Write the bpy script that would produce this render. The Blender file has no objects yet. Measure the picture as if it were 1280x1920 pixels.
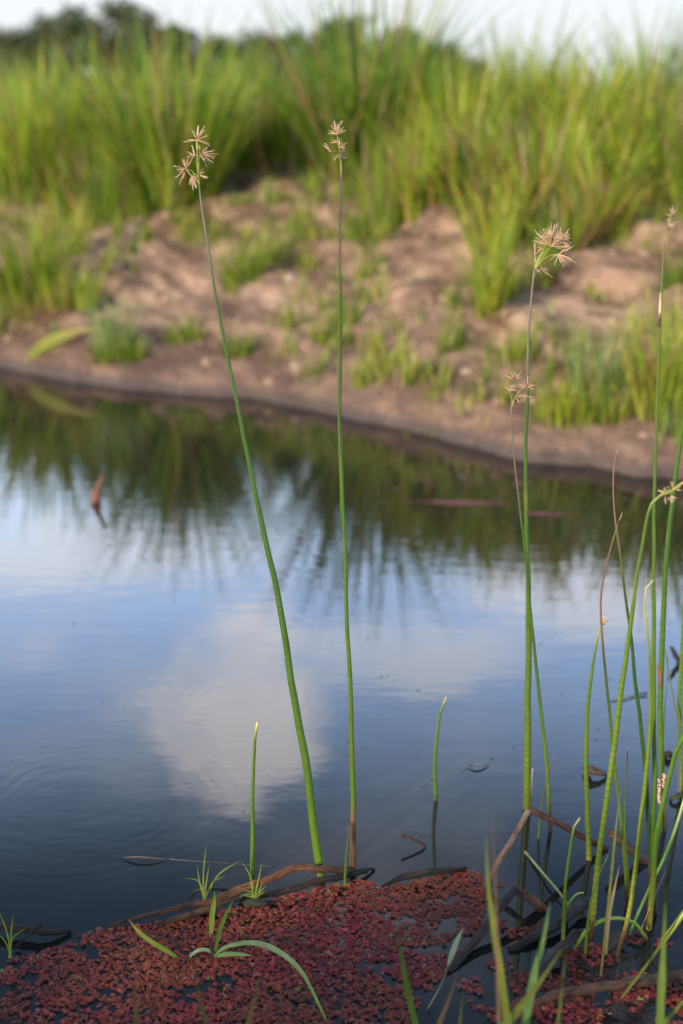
import bpy, math, random
import numpy as np
from mathutils import Vector

random.seed(7)
rng = np.random.default_rng(11)
S = bpy.context.scene
COL = S.collection
R = math.radians

# ------------------------------------------------------------------ camera, sky, sun, exposure
PITCH, F, CAMH = R(16.0), 1920 * 50 / 36.0, 1.0
cam_d = bpy.data.cameras.new('camera')
cam = bpy.data.objects.new('camera', cam_d)
COL.objects.link(cam)
cam.location = (0, 0, CAMH)
cam.rotation_euler = (R(90) - PITCH, 0, 0)
cam_d.sensor_fit = 'VERTICAL'
cam_d.sensor_height = 36
cam_d.sensor_width = 24
cam_d.lens = 50
cam_d.clip_start = 0.05
cam_d.clip_end = 3000
cam_d.dof.use_dof = True
cam_d.dof.focus_distance = 1.80
cam_d.dof.aperture_fstop = 3.1
cam_d.dof.aperture_blades = 0
S.camera = cam

SUN_EL, SUN_AZ = R(24), R(218)          # azimuth clockwise from +Y: behind the camera, to its left
sun_d = bpy.data.lights.new('sun', 'SUN')
sun_d.energy = 4.6
sun_d.angle = R(1.0)
sun_d.color = (1.0, 0.86, 0.68)
sun = bpy.data.objects.new('sun', sun_d)
COL.objects.link(sun)
to_sun = Vector((math.sin(SUN_AZ) * math.cos(SUN_EL), math.cos(SUN_AZ) * math.cos(SUN_EL), math.sin(SUN_EL)))
sun.rotation_euler = to_sun.to_track_quat('Z', 'Y').to_euler()
sun.location = to_sun * 20

S.view_settings.view_transform = 'Standard'
S.view_settings.look = 'None'
S.view_settings.exposure = 0.6
S.view_settings.gamma = 1.0
S.view_settings.use_curve_mapping = False
S.render.engine = 'CYCLES'
S.cycles.max_bounces = 8
S.cycles.transparent_max_bounces = 8
S.cycles.use_denoising = True
S.cycles.caustics_reflective = False
S.cycles.caustics_refractive = False


# ------------------------------------------------------------------ pixel rays (photograph pixels, 1280 x 1920)
def ray(px, py):
    x, y = (px - 640) / F, (960 - py) / F
    cp, sp = math.cos(PITCH), math.sin(PITCH)
    return Vector((x, cp + y * sp, -sp + y * cp))


def at(px, py, Y):
    d = ray(px, py)
    return Vector((0, 0, CAMH)) + d * (Y / d.y)


def onz(px, py, z=0.0):
    d = ray(px, py)
    return Vector((0, 0, CAMH)) + d * ((z - CAMH) / d.z)


def depth(p):
    return p.y * math.cos(PITCH) - (p.z - CAMH) * math.sin(PITCH)


def pxm(p):                     # metres per photograph pixel at point p
    return depth(p) / F


# ------------------------------------------------------------------ node expressions
class E:
    def __init__(s, nt, sock): s.nt, s.k = nt, sock
    def op(s, o, *a, clamp=False):
        n = s.nt.nodes.new('ShaderNodeMath'); n.operation = o; n.use_clamp = clamp
        for i, v in enumerate((s,) + a):
            if isinstance(v, E): s.nt.links.new(v.k, n.inputs[i])
            else: n.inputs[i].default_value = v
        return E(s.nt, n.outputs[0])
    def __add__(s, o): return s.op('ADD', o)
    def __radd__(s, o): return s.op('ADD', o)
    def __sub__(s, o): return s.op('SUBTRACT', o)
    def __rsub__(s, o): return s.op('MULTIPLY', -1.0).op('ADD', o)
    def __mul__(s, o): return s.op('MULTIPLY', o)
    def __rmul__(s, o): return s.op('MULTIPLY', o)
    def __truediv__(s, o): return s.op('DIVIDE', o)
    def step(s, a, b):
        n = s.nt.nodes.new('ShaderNodeMapRange'); n.interpolation_type = 'SMOOTHSTEP'
        s.nt.links.new(s.k, n.inputs[0]); n.inputs[1].default_value = a; n.inputs[2].default_value = b
        n.inputs[3].default_value = 0; n.inputs[4].default_value = 1
        if a > b:
            n.inputs[1].default_value = b; n.inputs[2].default_value = a
            n.inputs[3].default_value = 1; n.inputs[4].default_value = 0
        return E(s.nt, n.outputs[0])


def noise(nt, vec, scale, detail=4, rough=0.55, dist=0.0):
    n = nt.nodes.new('ShaderNodeTexNoise')
    n.inputs['Scale'].default_value = scale; n.inputs['Detail'].default_value = detail
    n.inputs['Roughness'].default_value = rough; n.inputs['Distortion'].default_value = dist
    if vec is not None: nt.links.new(vec, n.inputs['Vector'])
    return E(nt, n.outputs[0])


def combine(nt, x, y, z=0.0):
    n = nt.nodes.new('ShaderNodeCombineXYZ')
    for i, v in enumerate((x, y, z)):
        if isinstance(v, E): nt.links.new(v.k, n.inputs[i])
        else: n.inputs[i].default_value = v
    return n.outputs[0]


def mix(nt, fac, a, b):
    n = nt.nodes.new('ShaderNodeMix'); n.data_type = 'RGBA'
    if isinstance(fac, E): nt.links.new(fac.k, n.inputs[0])
    else: n.inputs[0].default_value = fac
    for i, v in ((6, a), (7, b)):
        if isinstance(v, (tuple, list)): n.inputs[i].default_value = (*v[:3], 1)
        else: nt.links.new(v, n.inputs[i])
    return n.outputs[2]


# ------------------------------------------------------------------ world
W = bpy.data.worlds.new('World'); S.world = W; W.use_nodes = True
nt = W.node_tree; nt.nodes.clear()
out = nt.nodes.new('ShaderNodeOutputWorld')
bg = nt.nodes.new('ShaderNodeBackground'); bg.inputs[1].default_value = 0.12
sky = nt.nodes.new('ShaderNodeTexSky'); sky.sky_type = 'NISHITA'; sky.sun_disc = False
sky.sun_elevation = SUN_EL; sky.sun_rotation = SUN_AZ
sky.air_density = 1.0; sky.dust_density = 1.0; sky.ozone_density = 1.5
tc = nt.nodes.new('ShaderNodeTexCoord')
sp_ = nt.nodes.new('ShaderNodeSeparateXYZ'); nt.links.new(tc.outputs['Generated'], sp_.inputs[0])
X, Y, Z = (E(nt, sp_.outputs[i]) for i in range(3))
hor = (X * X + Y * Y).op('SQRT').op('MAXIMUM', 0.001)
elev = Z / hor
den = Z.op('MAXIMUM', 0.0) + 0.16
pl = combine(nt, X / den, Y / den, 0.0)
# scattered thin cloud sheets
n1 = noise(nt, pl, 1.15, 7, 0.55, 0.3)
cl = n1.step(0.50, 0.68) * 0.5 * elev.step(0.75, 0.45)
# the cumulus low in the north whose image lies in the pond
az = X / Y.op('MAXIMUM', 0.05)
nw = noise(nt, pl, 5.5, 8, 0.62, 0.5) * 0.6 + noise(nt, pl, 2.1, 3, 0.5, 0.0) * 0.4
def puff(a0, e0, ra, re, k, soft=0.55):
    u = (az - a0) / ra; v = (elev - e0) / re
    d = u * u + v * v + (nw - 0.5) * 5.5
    return d.step(1.0 + soft * .3, 1.0 - soft) * k
front = Y.step(0.0, 0.3)
big = puff(-0.078, 0.43, 0.074, 0.084, 0.85, .9).op('MAXIMUM', puff(0.03, 0.40, 0.12, 0.035, 0.5, .95))
big = big.op('MAXIMUM', puff(-0.20, 0.315, 0.15, 0.03, 0.5, .95)).op('MAXIMUM', puff(0.17, 0.325, 0.10, 0.05, 0.6, .95))
big = big.op('MAXIMUM', puff(-0.2, 0.47, 0.08, 0.03, 0.12, .95)).op('MAXIMUM', puff(0.03, 0.62, 0.1, 0.05, 0.2, .9))
cl = cl.op('MAXIMUM', big * front)
c0 = mix(nt, elev.step(0.60, 0.36) * 0.95, sky.outputs[0], (9.6, 14.0, 22.5))
c0 = mix(nt, elev.step(0.40, 0.24) * 0.9, c0, (15.6, 19.0, 23.6))
c1 = mix(nt, cl, c0, (21.5, 20.4, 20.4))
c1 = mix(nt, elev.step(0.19, 0.08), c1, (5.1, 5.35, 5.55))
nt.links.new(c1, bg.inputs[0]); nt.links.new(bg.outputs[0], out.inputs[0])


# ------------------------------------------------------------------ materials
def new_mat(name):
    m = bpy.data.materials.new(name); m.use_nodes = True
    nt = m.node_tree
    return m, nt, nt.nodes['Principled BSDF'], nt.nodes['Material Output']


def attr(nt, name):
    a = nt.nodes.new('ShaderNodeAttribute'); a.attribute_name = name
    return a


def objpos(nt):
    t = nt.nodes.new('ShaderNodeTexCoord')
    return t.outputs['Object']


def geopos(nt):
    g = nt.nodes.new('ShaderNodeNewGeometry')
    s = nt.nodes.new('ShaderNodeSeparateXYZ'); nt.links.new(g.outputs['Position'], s.inputs[0])
    return g.outputs['Position'], [E(nt, s.outputs[i]) for i in range(3)]


def bump(nt, bsdf, h, dist=1.0, strength=1.0):
    b = nt.nodes.new('ShaderNodeBump'); b.inputs['Strength'].default_value = strength
    b.inputs['Distance'].default_value = dist
    nt.links.new(h.k, b.inputs['Height']); nt.links.new(b.outputs[0], bsdf.inputs['Normal'])


def mul(nt, c, e):                                  # colour * scalar expression
    n = nt.nodes.new('ShaderNodeVectorMath'); n.operation = 'SCALE'
    nt.links.new(c, n.inputs[0]); nt.links.new(e.k, n.inputs['Scale'])
    return n.outputs[0]


def plant_mat(name, transl=0.35, rough=0.45, rings=False, mottle=0.35):
    m, nt, b, o = new_mat(name)
    a = attr(nt, 'col')
    pos, _ = geopos(nt)
    c = mul(nt, a.outputs['Color'], noise(nt, pos, 90, 3) * (2 * mottle) + (1 - mottle))
    if rings:
        d = attr(nt, 'dist'); dist = E(nt, d.outputs['Fac']); x_ = geopos(nt)[1][0]
        ph = (dist / 0.0088 + noise(nt, pos, 30, 1) * 0.8).op('FRACT')
        line = (ph - 0.5).op('ABSOLUTE').step(0.36, 0.44)
        amt = E(nt, attr(nt, 'ring').outputs['Fac'])
        yel = noise(nt, combine(nt, dist * 22.0, x_ * 40.0, 0.0), 1.0, 4, .6).step(.56, .72)
        c = mix(nt, yel * 0.55, c, (0.16, 0.15, 0.025))
        brn = noise(nt, combine(nt, dist * 60.0, x_ * 90.0, 3.0), 1.0, 5, .65).step(.62, .74)
        c = mix(nt, brn * 0.5, c, (0.085, 0.055, 0.025))
        c = mix(nt, line * amt * 0.7, c, (0.020, 0.045, 0.006))
        # fine lengthwise streaks and pale flecks
        fl = noise(nt, pos, 420, 2).step(0.68, 0.74)
        c = mix(nt, fl * 0.35, c, (0.30, 0.28, 0.14))
        bump(nt, b, line * amt * -0.0003 + noise(nt, pos, 500, 2) * 0.0002)
    nt.links.new(c, b.inputs['Base Color'])
    b.inputs['Roughness'].default_value = rough
    b.inputs['Specular IOR Level'].default_value = 0.4
    if transl:
        t = nt.nodes.new('ShaderNodeBsdfTranslucent'); nt.links.new(c, t.inputs[0])
        x = nt.nodes.new('ShaderNodeMixShader'); x.inputs[0].default_value = transl
        nt.links.new(b.outputs[0], x.inputs[1]); nt.links.new(t.outputs[0], x.inputs[2])
        nt.links.new(x.outputs[0], o.inputs[0])
    return m


M_grass = plant_mat('grass_leaf', 0.48, 0.5)
M_leaf = plant_mat('broad_leaf', 0.35, 0.42)
M_stem = plant_mat('sedge_stem', 0.0, 0.38, rings=True, mottle=0.3)
M_spike = plant_mat('dry_spikelet', 0.3, 0.7, mottle=0.3)
M_fern = plant_mat('red_water_fern', 0.15, 0.42, mottle=0.5)
M_tree = plant_mat('tree_leaf', 0.3, 0.6)


def wood_mat():
    m, nt, b, o = new_mat('weathered_stick')
    a = attr(nt, 'col'); pos, _ = geopos(nt)
    d = attr(nt, 'dist'); g = attr(nt, 'around')
    v = combine(nt, E(nt, d.outputs['Fac']) * 18.0, E(nt, g.outputs['Fac']) * 9.0, 0.0)
    streak = noise(nt, v, 1.6, 6, 0.65)
    blot = noise(nt, pos, 45, 5, 0.6)
    c = mul(nt, a.outputs['Color'], streak.step(.3, .7) * 1.25 + 0.2)
    c = mix(nt, blot.step(0.50, 0.66) * 0.75, c, (0.02, 0.022, 0.018))
    nt.links.new(c, b.inputs['Base Color'])
    b.inputs['Roughness'].default_value = 0.72
    b.inputs['Specular IOR Level'].default_value = 0.22
    bump(nt, b, streak * 0.004 + blot * 0.004)
    return m
M_wood = wood_mat()


def simple(name, col, rough=0.7, scale=60, dark=0.5, bmp=0.001):
    m, nt, b, o = new_mat(name)
    pos, _ = geopos(nt)
    n = noise(nt, pos, scale, 5, 0.6)
    c = mix(nt, n.step(0.3, 0.7), tuple(x * dark for x in col), col)
    nt.links.new(c, b.inputs['Base Color']); b.inputs['Roughness'].default_value = rough
    bump(nt, b, n * bmp)
    return m


def ground_mat():
    m, nt, b, o = new_mat('sandy_soil')
    pos, (x, y, z) = geopos(nt)
    nb = noise(nt, pos, 2.2, 6, 0.6); nm = noise(nt, combine(nt, x * 8.0 + y * 5.0, y * 3.4, z * 6.0), 1.0, 6, 0.65); nf = noise(nt, pos, 60, 5, 0.65)
    base = mix(nt, nm.step(0.38, 0.64), (0.115, 0.064, 0.040), (0.33, 0.208, 0.138))
    base = mix(nt, nb.step(0.48, 0.66) * 0.7, base, (0.45, 0.305, 0.205))
    base = mix(nt, noise(nt, combine(nt, x * 14.0 + y * 9.0, y * 6.0, z * 9.0), 1.0, 4, .6).step(0.50, 0.64) * 0.7, base, (0.085, 0.05, 0.035))
    base = mix(nt, nf.step(0.58, 0.75) * 0.45, base, (0.50, 0.38, 0.29))
    base = mix(nt, nf.step(0.42, 0.3) * 0.5, base, (0.11, 0.07, 0.05))
    damp = (z + (nm - 0.5) * 0.34).step(0.34, 0.06)
    base = mix(nt, damp * 0.5, base, mix(nt, nf.step(.4, .6), (0.075, 0.046, 0.034), (0.14, 0.088, 0.066)))
    wet = (z + (nm - 0.5) * 0.03).step(0.055, 0.015)
    base = mix(nt, wet * 0.8, base, (0.06, 0.045, 0.04))
    near = y.step(2.6, 2.2)
    mud = mix(nt, nm.step(0.4, 0.6), (0.008, 0.0065, 0.0055), (0.022, 0.017, 0.013))
    base = mix(nt, near, base, mud)
    litter = y.step(8.5, 10.5)
    base = mix(nt, litter, base, mix(nt, nm.step(.4, .6), (0.07, 0.10, 0.02), (0.16, 0.17, 0.05)))
    nt.links.new(base, b.inputs['Base Color'])
    r = wet * -0.5 + 0.85
    r = r - near * 0.1
    b.inputs['Specular IOR Level'].default_value = 0.25
    nt.links.new(r.op('MAXIMUM', 0.3).k, b.inputs['Roughness'])
    bump(nt, b, nf * 0.012 + nm * 0.02)
    return m
M_ground = ground_mat()


def water_mat():
    m, nt, b, o = new_mat('pond_surface')
    pos, (x, y, z) = geopos(nt)
    b.inputs['Base Color'].default_value = (0.010, 0.011, 0.010, 1)
    b.inputs['Roughness'].default_value = 0.015
    b.inputs['IOR'].default_value = 1.45
    h = None
    rings = [((418, 1300), 0.021, 0.05, 0.10, 4.0e-5), ((440, 1405), 0.014, 0.02, 0.07, 1.0e-5),
             ((135, 1573), 0.010, 0.012, 0.024, 1.5e-5), ((150, 1500), 0.026, 0.16, 0.10, 1.5e-5),
             ((690, 1245), 0.018, 0.05, 0.08, 1.2e-5), ((830, 1462), 0.010, 0.01, 0.03, 0.5e-5),
             ((1180, 1235), 0.022, 0.17, 0.05, 1.4e-5), ((815, 1500), 0.008, 0.004, 0.02, 0.5e-5)]
    warp = (noise(nt, combine(nt, x * 7.0, y * 9.0), 1.0, 3) - 0.5) * 0.055
    gate = noise(nt, combine(nt, x * 5.0 + 3.0, y * 7.0), 1.0, 2).step(0.36, 0.60)
    for (px, py), lam, r0, w, amp in rings:
        c = onz(px, py)
        dx = x - c.x; dy = y - c.y
        d = (dx * dx + dy * dy).op('SQRT') + warp
        env = ((d - r0) / w); env = (env * env * -1.0).op('EXPONENT')
        t = (d * (2 * math.pi / lam)).op('SINE') * env * amp
        h = t if h is None else h + t
    h = h * gate
    # breeze: fine wavelets that fade towards the near shore
    v = combine(nt, x * 9.0, y * 22.0, 0.0)
    far = y.step(1.9, 3.2)
    h = h + noise(nt, v, 1.0, 2, 0.5) * (far * 2.6e-4 + 1.2e-4)
    h = h + noise(nt, combine(nt, x * 40.0, y * 75.0), 1.0, 1, 0.5) * (far * 0.35e-4 + 0.22e-4)
    bump(nt, b, h)
    return m
M_water = water_mat()


# ------------------------------------------------------------------ object plumbing
def tag(o, label=None, cat=None, group=None, kind=None):
    for k, v in (('label', label), ('category', cat), ('group', group), ('kind', kind)):
        if v: o[k] = v
    return o


def empty(name, loc, label, cat, group=None):
    o = bpy.data.objects.new(name, None); COL.objects.link(o)
    o.location = loc; o.empty_display_size = 0.05
    return tag(o, label, cat, group)


def link_mesh(name, V, Fc, mat, parent=None, attrs=None, smooth=True, origin=None):
    """one mesh object; vertices in world space, moved to ORIGIN (or the parent's place)"""
    V = np.asarray(V, dtype=np.float32).reshape(-1, 3)
    off = np.array(parent['_w'] if parent is not None and '_w' in parent else (0, 0, 0), dtype=np.float32)
    org = off if parent is not None else np.array(origin if origin is not None else (0, 0, 0), dtype=np.float32)
    me = bpy.data.meshes.new(name)
    Fc = np.asarray(Fc, dtype=np.int32)
    me.vertices.add(len(V)); me.vertices.foreach_set('co', (V - org).ravel())
    k = Fc.shape[1]
    me.loops.add(Fc.size); me.loops.foreach_set('vertex_index', Fc.ravel())
    me.polygons.add(len(Fc))
    me.polygons.foreach_set('loop_start', np.arange(0, Fc.size, k, dtype=np.int32))
    me.polygons.foreach_set('loop_total', np.full(len(Fc), k, dtype=np.int32))
    if smooth: me.polygons.foreach_set('use_smooth', np.ones(len(Fc), dtype=bool))
    for n, a in (attrs or {}).items():
        a = np.asarray(a, dtype=np.float32)
        if a.ndim == 2:
            if a.shape[1] == 3: a = np.hstack([a, np.ones((len(a), 1), np.float32)])
            at_ = me.attributes.new(n, 'FLOAT_COLOR', 'POINT'); at_.data.foreach_set('color', a.ravel())
        else:
            at_ = me.attributes.new(n, 'FLOAT', 'POINT'); at_.data.foreach_set('value', a)
    me.update(calc_edges=True)
    me.validate()
    me.materials.append(mat)
    o = bpy.data.objects.new(name, me); COL.objects.link(o)
    if parent is not None: o.parent = parent
    else: o.location = org.tolist()
    return o


def thing(name, loc, label, cat, group=None):
    o = empty(name, loc, label, cat, group)
    o['_w'] = tuple(loc)
    return o


def spline(pts, n):
    P = np.array([tuple(p) for p in pts], dtype=float)
    if len(P) == 2:
        t = np.linspace(0, 1, n)[:, None]; return P[0] * (1 - t) + P[1] * t
    seg = np.linalg.norm(np.diff(P, axis=0), axis=1); s = np.concatenate([[0], np.cumsum(seg)])
    T = np.zeros_like(P)
    T[1:-1] = (P[2:] - P[:-2]) / (s[2:] - s[:-2])[:, None]
    T[0] = (P[1] - P[0]) / seg[0]; T[-1] = (P[-1] - P[-2]) / seg[-1]
    q = np.linspace(0, s[-1], n); i = np.clip(np.searchsorted(s, q) - 1, 0, len(seg) - 1)
    h = seg[i][:, None]; u = ((q - s[i]) / seg[i])[:, None]
    return ((2 * u**3 - 3 * u**2 + 1) * P[i] + (u**3 - 2 * u**2 + u) * h * T[i]
            + (-2 * u**3 + 3 * u**2) * P[i + 1] + (u**3 - u**2) * h * T[i + 1])


def ramp(stops, t):
    ts = [s[0] for s in stops]; C = np.array([s[1] for s in stops], dtype=float)
    return np.stack([np.interp(t, ts, C[:, i]) for i in range(C.shape[1])], axis=1)


def frames(C):
    T = np.gradient(C, axis=0); T /= np.linalg.norm(T, axis=1)[:, None] + 1e-12
    ref = np.array([0.0, -1.0, 0.15])
    if abs(T[:, 1]).mean() > 0.9: ref = np.array([0, 0, 1.0])
    A = np.cross(T, ref); A /= np.linalg.norm(A, axis=1)[:, None] + 1e-12
    B = np.cross(A, T)
    return T, A, B


def tube(C, rad, sides=8, rough=0.0, flat=1.0):
    n = len(C); T, A, B = frames(C)
    th = np.linspace(0, 2 * np.pi, sides, endpoint=False)
    rr = np.asarray(rad)[:, None] * np.ones((1, sides))
    if rough: rr = rr * (1 + rough * rng.uniform(-1, 1, rr.shape))
    V = C[:, None, :] + rr[..., None] * (A[:, None, :] * np.cos(th)[None, :, None] + flat * B[:, None, :] * np.sin(th)[None, :, None])
    V = V.reshape(-1, 3)
    i = np.arange(n - 1)[:, None] * sides; j = np.arange(sides)[None, :]; k = (j + 1) % sides
    Fc = np.stack([i + j, i + k, i + sides + k, i + sides + j], axis=-1).reshape(-1, 4)
    # close both ends with a small fan (degenerate-free: an extra centre vertex each)
    a, b = len(V), len(V) + 1
    V = np.vstack([V, C[0], C[-1]])
    e0 = [[a, (q + 1) % sides, q, q] for q in range(sides)]
    base = (n - 1) * sides
    e1 = [[b, base + q, base + (q + 1) % sides, base + (q + 1) % sides] for q in range(sides)]
    L = np.concatenate([[0], np.cumsum(np.linalg.norm(np.diff(C, axis=0), axis=1))])
    return V, Fc, (e0, e1), L


def tube_obj(name, C, rad, cols, mat, parent=None, sides=8, rough=0.0, ring=None, origin=None, flat=1.0):
    V, Fc, (e0, e1), L = tube(C, rad, sides, rough, flat)
    n = len(C)
    rep = lambda a: np.concatenate([np.repeat(a, sides, axis=0), a[:1], a[-1:]])
    cap = np.array([[r[0], r[1], r[2]] for r in e0 + e1])
    at_ = {'col': rep(cols), 'dist': rep(L), 'around': np.concatenate([np.tile(np.abs(np.linspace(-1, 1, sides)), n), [0, 0]]),
           'ring': rep(ring if ring is not None else np.zeros(n))}
    tri = np.concatenate([Fc[:, [0, 1, 2]], Fc[:, [0, 2, 3]], cap])
    return link_mesh(name, V, tri, mat, parent, at_, origin=origin)


def ribbon(C, w, fold=0.25, side=None, twist=0.0):
    """leaf blade: three vertices across with a folded midrib"""
    n = len(C); T, A, B = frames(C)
    if side is not None:
        A = np.tile(np.array(side, float), (n, 1)); A -= T * (A * T).sum(1)[:, None]; A /= np.linalg.norm(A, axis=1)[:, None]
        B = np.cross(A, T)
    if twist:
        a = np.linspace(0, twist, n)[:, None]; A, B = A * np.cos(a) + B * np.sin(a), B * np.cos(a) - A * np.sin(a)
    w = np.asarray(w)[:, None]
    V = np.stack([C - A * w / 2, C + B * w * fold * -0.5, C + A * w / 2], axis=1).reshape(-1, 3)
    i = np.arange(n - 1) * 3
    Fc = np.concatenate([np.stack([i, i + 1, i + 4, i + 3], 1), np.stack([i + 1, i + 2, i + 5, i + 4], 1)])
    return V, Fc


def leaf_obj(name, C, w, cols, mat, parent=None, origin=None, **k):
    V, Fc = ribbon(C, w, **k)
    return link_mesh(name, V, Fc, mat, parent, {'col': np.repeat(cols, 3, axis=0)}, origin=origin)


# ------------------------------------------------------------------ terrain
def vnoise(x, y, seed=0):
    x = np.asarray(x, float); y = np.asarray(y, float)
    xi = np.floor(x).astype(np.int64); yi = np.floor(y).astype(np.int64); fx = x - xi; fy = y - yi
    fx = fx * fx * (3 - 2 * fx); fy = fy * fy * (3 - 2 * fy)
    def hsh(a, b):
        q = (a * 374761393 + b * 668265263 + seed * 974634777) & 0x7fffffff
        q = ((q ^ (q >> 13)) * 1274126177) & 0x7fffffff
        return ((q ^ (q >> 16)) & 0xffff) / 65535.0
    a, b, c, d = hsh(xi, yi), hsh(xi + 1, yi), hsh(xi, yi + 1), hsh(xi + 1, yi + 1)
    return (a * (1 - fx) + b * fx) * (1 - fy) + (c * (1 - fx) + d * fx) * fy


def fbm(x, y, seed=0, o=4):
    s, a, t = 0, 0.5, 0
    for i in range(o):
        s = s + a * vnoise(x * 2**i, y * 2**i, seed + i); t += a; a *= 0.5
    return s / t - 0.5


SHORE = [(0, 690), (150, 715), (380, 741), (640, 777), (850, 832), (1000, 868), (1150, 887), (1280, 908)]
_sw = [onz(*p) for p in SHORE]
SX = [-40, -6, -2.6] + [p.x for p in _sw] + [1.6, 6, 40]
SY = [5.6, 6.2, 6.0] + [p.y for p in _sw] + [3.5, 3.3, 3.6]
PS = [-4, -0.6, -0.08, 0, 0.02, 0.10, 0.22, 0.6, 1.2, 1.8, 2.4, 3.2, 6, 800]
PZ = [-.6, -.22, -.05, -0.012, .045, .078, .128, .255, .43, .575, .68, .765, .82, .9]
HUMPS = [(1115, 1810, 0.055, 0.016), (1030, 1870, 0.05, 0.010), (1175, 1800, 0.03, 0.008), (1030, 1910, 0.07, 0.016),
         (1200, 1890, 0.05, 0.012)]
_hw = [(onz(a, b), r, h) for a, b, r, h in HUMPS]


def shore_s(x, y):
    return (y - np.interp(x, SX, SY) + 0.16 * fbm(x * 2.1 + 7, y * 0.3, 3, 3) + 0.17 * fbm(x * 6, y * 3, 4, 4)) * 0.85


def terrain(x, y):
    x = np.asarray(x, float); y = np.asarray(y, float)
    s = shore_s(x, y)
    z = np.interp(s, PS, PZ)
    amp = np.clip(s / 0.5, 0, 1) * np.clip(1 - (s - 3.4) / 2, 0.25, 1)
    lump = fbm(x * 4.2 + 2.6 * y, y * 1.5, 21, 5)
    z = z + amp * (0.11 * fbm(x * 1.5, y * 1.3, 5, 3) + 0.17 * lump + 0.05 * fbm(x * 13 + y * 8, y * 7, 9, 3))
    tw = z + 0.10 * fbm(x * 1.9 + y, y * .9, 55, 3)          # eroded ledges, running across the slope
    z = z + amp * np.clip(.5 + 2.2 * fbm(x * 2.1, y * 1.4, 57, 2), 0, 1) * 0.030 * np.sin(tw * 2 * np.pi / .13) * np.clip((z - .1) / .1, 0, 1)
    z = z + np.clip(s * 20, 0, 1) * 0.016 * fbm(x * 18, y * 18, 31, 3)
    # the photographer's own shore, the pond's far ends
    near = 1.02 - y + 0.18 * fbm(x * 1.7, y * 1.7, 40, 3)
    z = np.maximum(z, np.interp(near, [-2, -0.25, 0, .3, 1.2, 30], [-.3, -.08, 0.0, .06, .22, .6]) + 0.03 * fbm(x * 9, y * 9, 44, 3) * (near > -.3))
    z = np.maximum(z, np.interp(np.abs(x), [0, 30, 36, 60, 900], [-.5, -.5, .3, .8, 1]))
    for p, r, h in _hw:
        d2 = ((x - p.x)**2 + (y - p.y)**2) / r**2
        z = np.where(d2 < 6, np.maximum(z, -0.02 + (h + 0.02) * np.exp(-d2) + 0.010 * fbm(x * 35, y * 35, 50, 3)), z)
    return z


def tz(x, y): return float(terrain(np.array([x]), np.array([y]))[0])


def to_ground(px, py):
    d = ray(px, py); t = np.arange(1.0, 40, 0.01)
    X = d.x * t; Y = d.y * t; Zr = CAMH + d.z * t
    h = np.maximum(terrain(X, Y), 0)
    k = np.nonzero(Zr <= h)[0]
    i = k[0] if len(k) else len(t) - 1
    return Vector((X[i], Y[i], h[i]))


def axis(lo, hi, step, far, grow=1.22):
    a = list(np.arange(lo, hi, step)); s = step
    while a[-1] < far: s *= grow; a.append(a[-1] + s)
    b = []; s = step; q = lo
    while q > -far: s *= grow; q -= s; b.append(q)
    return np.array(b[::-1] + a)


gx = axis(-2.3, 2.3, 0.022, 700); gy = axis(0.9, 9.0, 0.026, 900)
GX, GY = np.meshgrid(gx, gy)
GZ = terrain(GX.ravel(), GY.ravel())
nx, ny = len(gx), len(gy)
ii = (np.arange(ny - 1)[:, None] * nx + np.arange(nx - 1)[None, :]).ravel()
ground = link_mesh('ground', np.stack([GX.ravel(), GY.ravel(), GZ], 1), np.stack([ii, ii + 1, ii + nx + 1, ii + nx], 1), M_ground)
tag(ground, kind='structure')

wx = np.linspace(-50, 50, 41); wy = np.linspace(-6, 14, 21)
WX, WY = np.meshgrid(wx, wy); n_ = len(wx)
ii = (np.arange(len(wy) - 1)[:, None] * n_ + np.arange(n_ - 1)[None, :]).ravel()
water = link_mesh('pond_water', np.stack([WX.ravel(), WY.ravel(), 0 * WX.ravel()], 1), np.stack([ii, ii + 1, ii + n_ + 1, ii + n_], 1), M_water)
tag(water, kind='structure')


# ------------------------------------------------------------------ bulk grass
def blades(root, h, tilt, bend, azim, w, cols, K=5):
    """arrays of N blades -> vertices, faces, colours"""
    N = len(h)
    t = np.linspace(0, 1, K + 1)
    ang = tilt[:, None] + bend[:, None] * t[None, :] ** 1.5
    dz = np.cos(ang) * (h[:, None] / K); dr = np.sin(ang) * (h[:, None] / K)
    z = np.concatenate([np.zeros((N, 1)), np.cumsum(dz[:, :-1], 1)], 1); r = np.concatenate([np.zeros((N, 1)), np.cumsum(dr[:, :-1], 1)], 1)
    C = np.stack([root[:, 0:1] + r * np.cos(azim)[:, None], root[:, 1:2] + r * np.sin(azim)[:, None], root[:, 2:3] + z], -1)
    fa = azim + rng.uniform(0.7, 2.4, N)
    Sd = np.stack([np.cos(fa), np.sin(fa), np.zeros(N)], -1)
    wt = w[:, None] * (np.clip(1.02 - t ** 1.8, 0.03, 1) * np.interp(t, [0, .25, 1], [.6, 1, 1]))[None, :]
    V = np.stack([C - Sd[:, None, :] * wt[..., None] / 2, C + Sd[:, None, :] * wt[..., None] / 2], 2)   # N,K+1,2,3
    V = V.reshape(-1, 3)
    b = (np.arange(N) * (K + 1) * 2)[:, None] + (np.arange(K) * 2)[None, :]
    Fc = np.stack([b, b + 1, b + 3, b + 2], -1).reshape(-1, 4)
    cc = np.repeat(cols, (K + 1) * 2, axis=0)
    return V, Fc, cc


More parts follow.
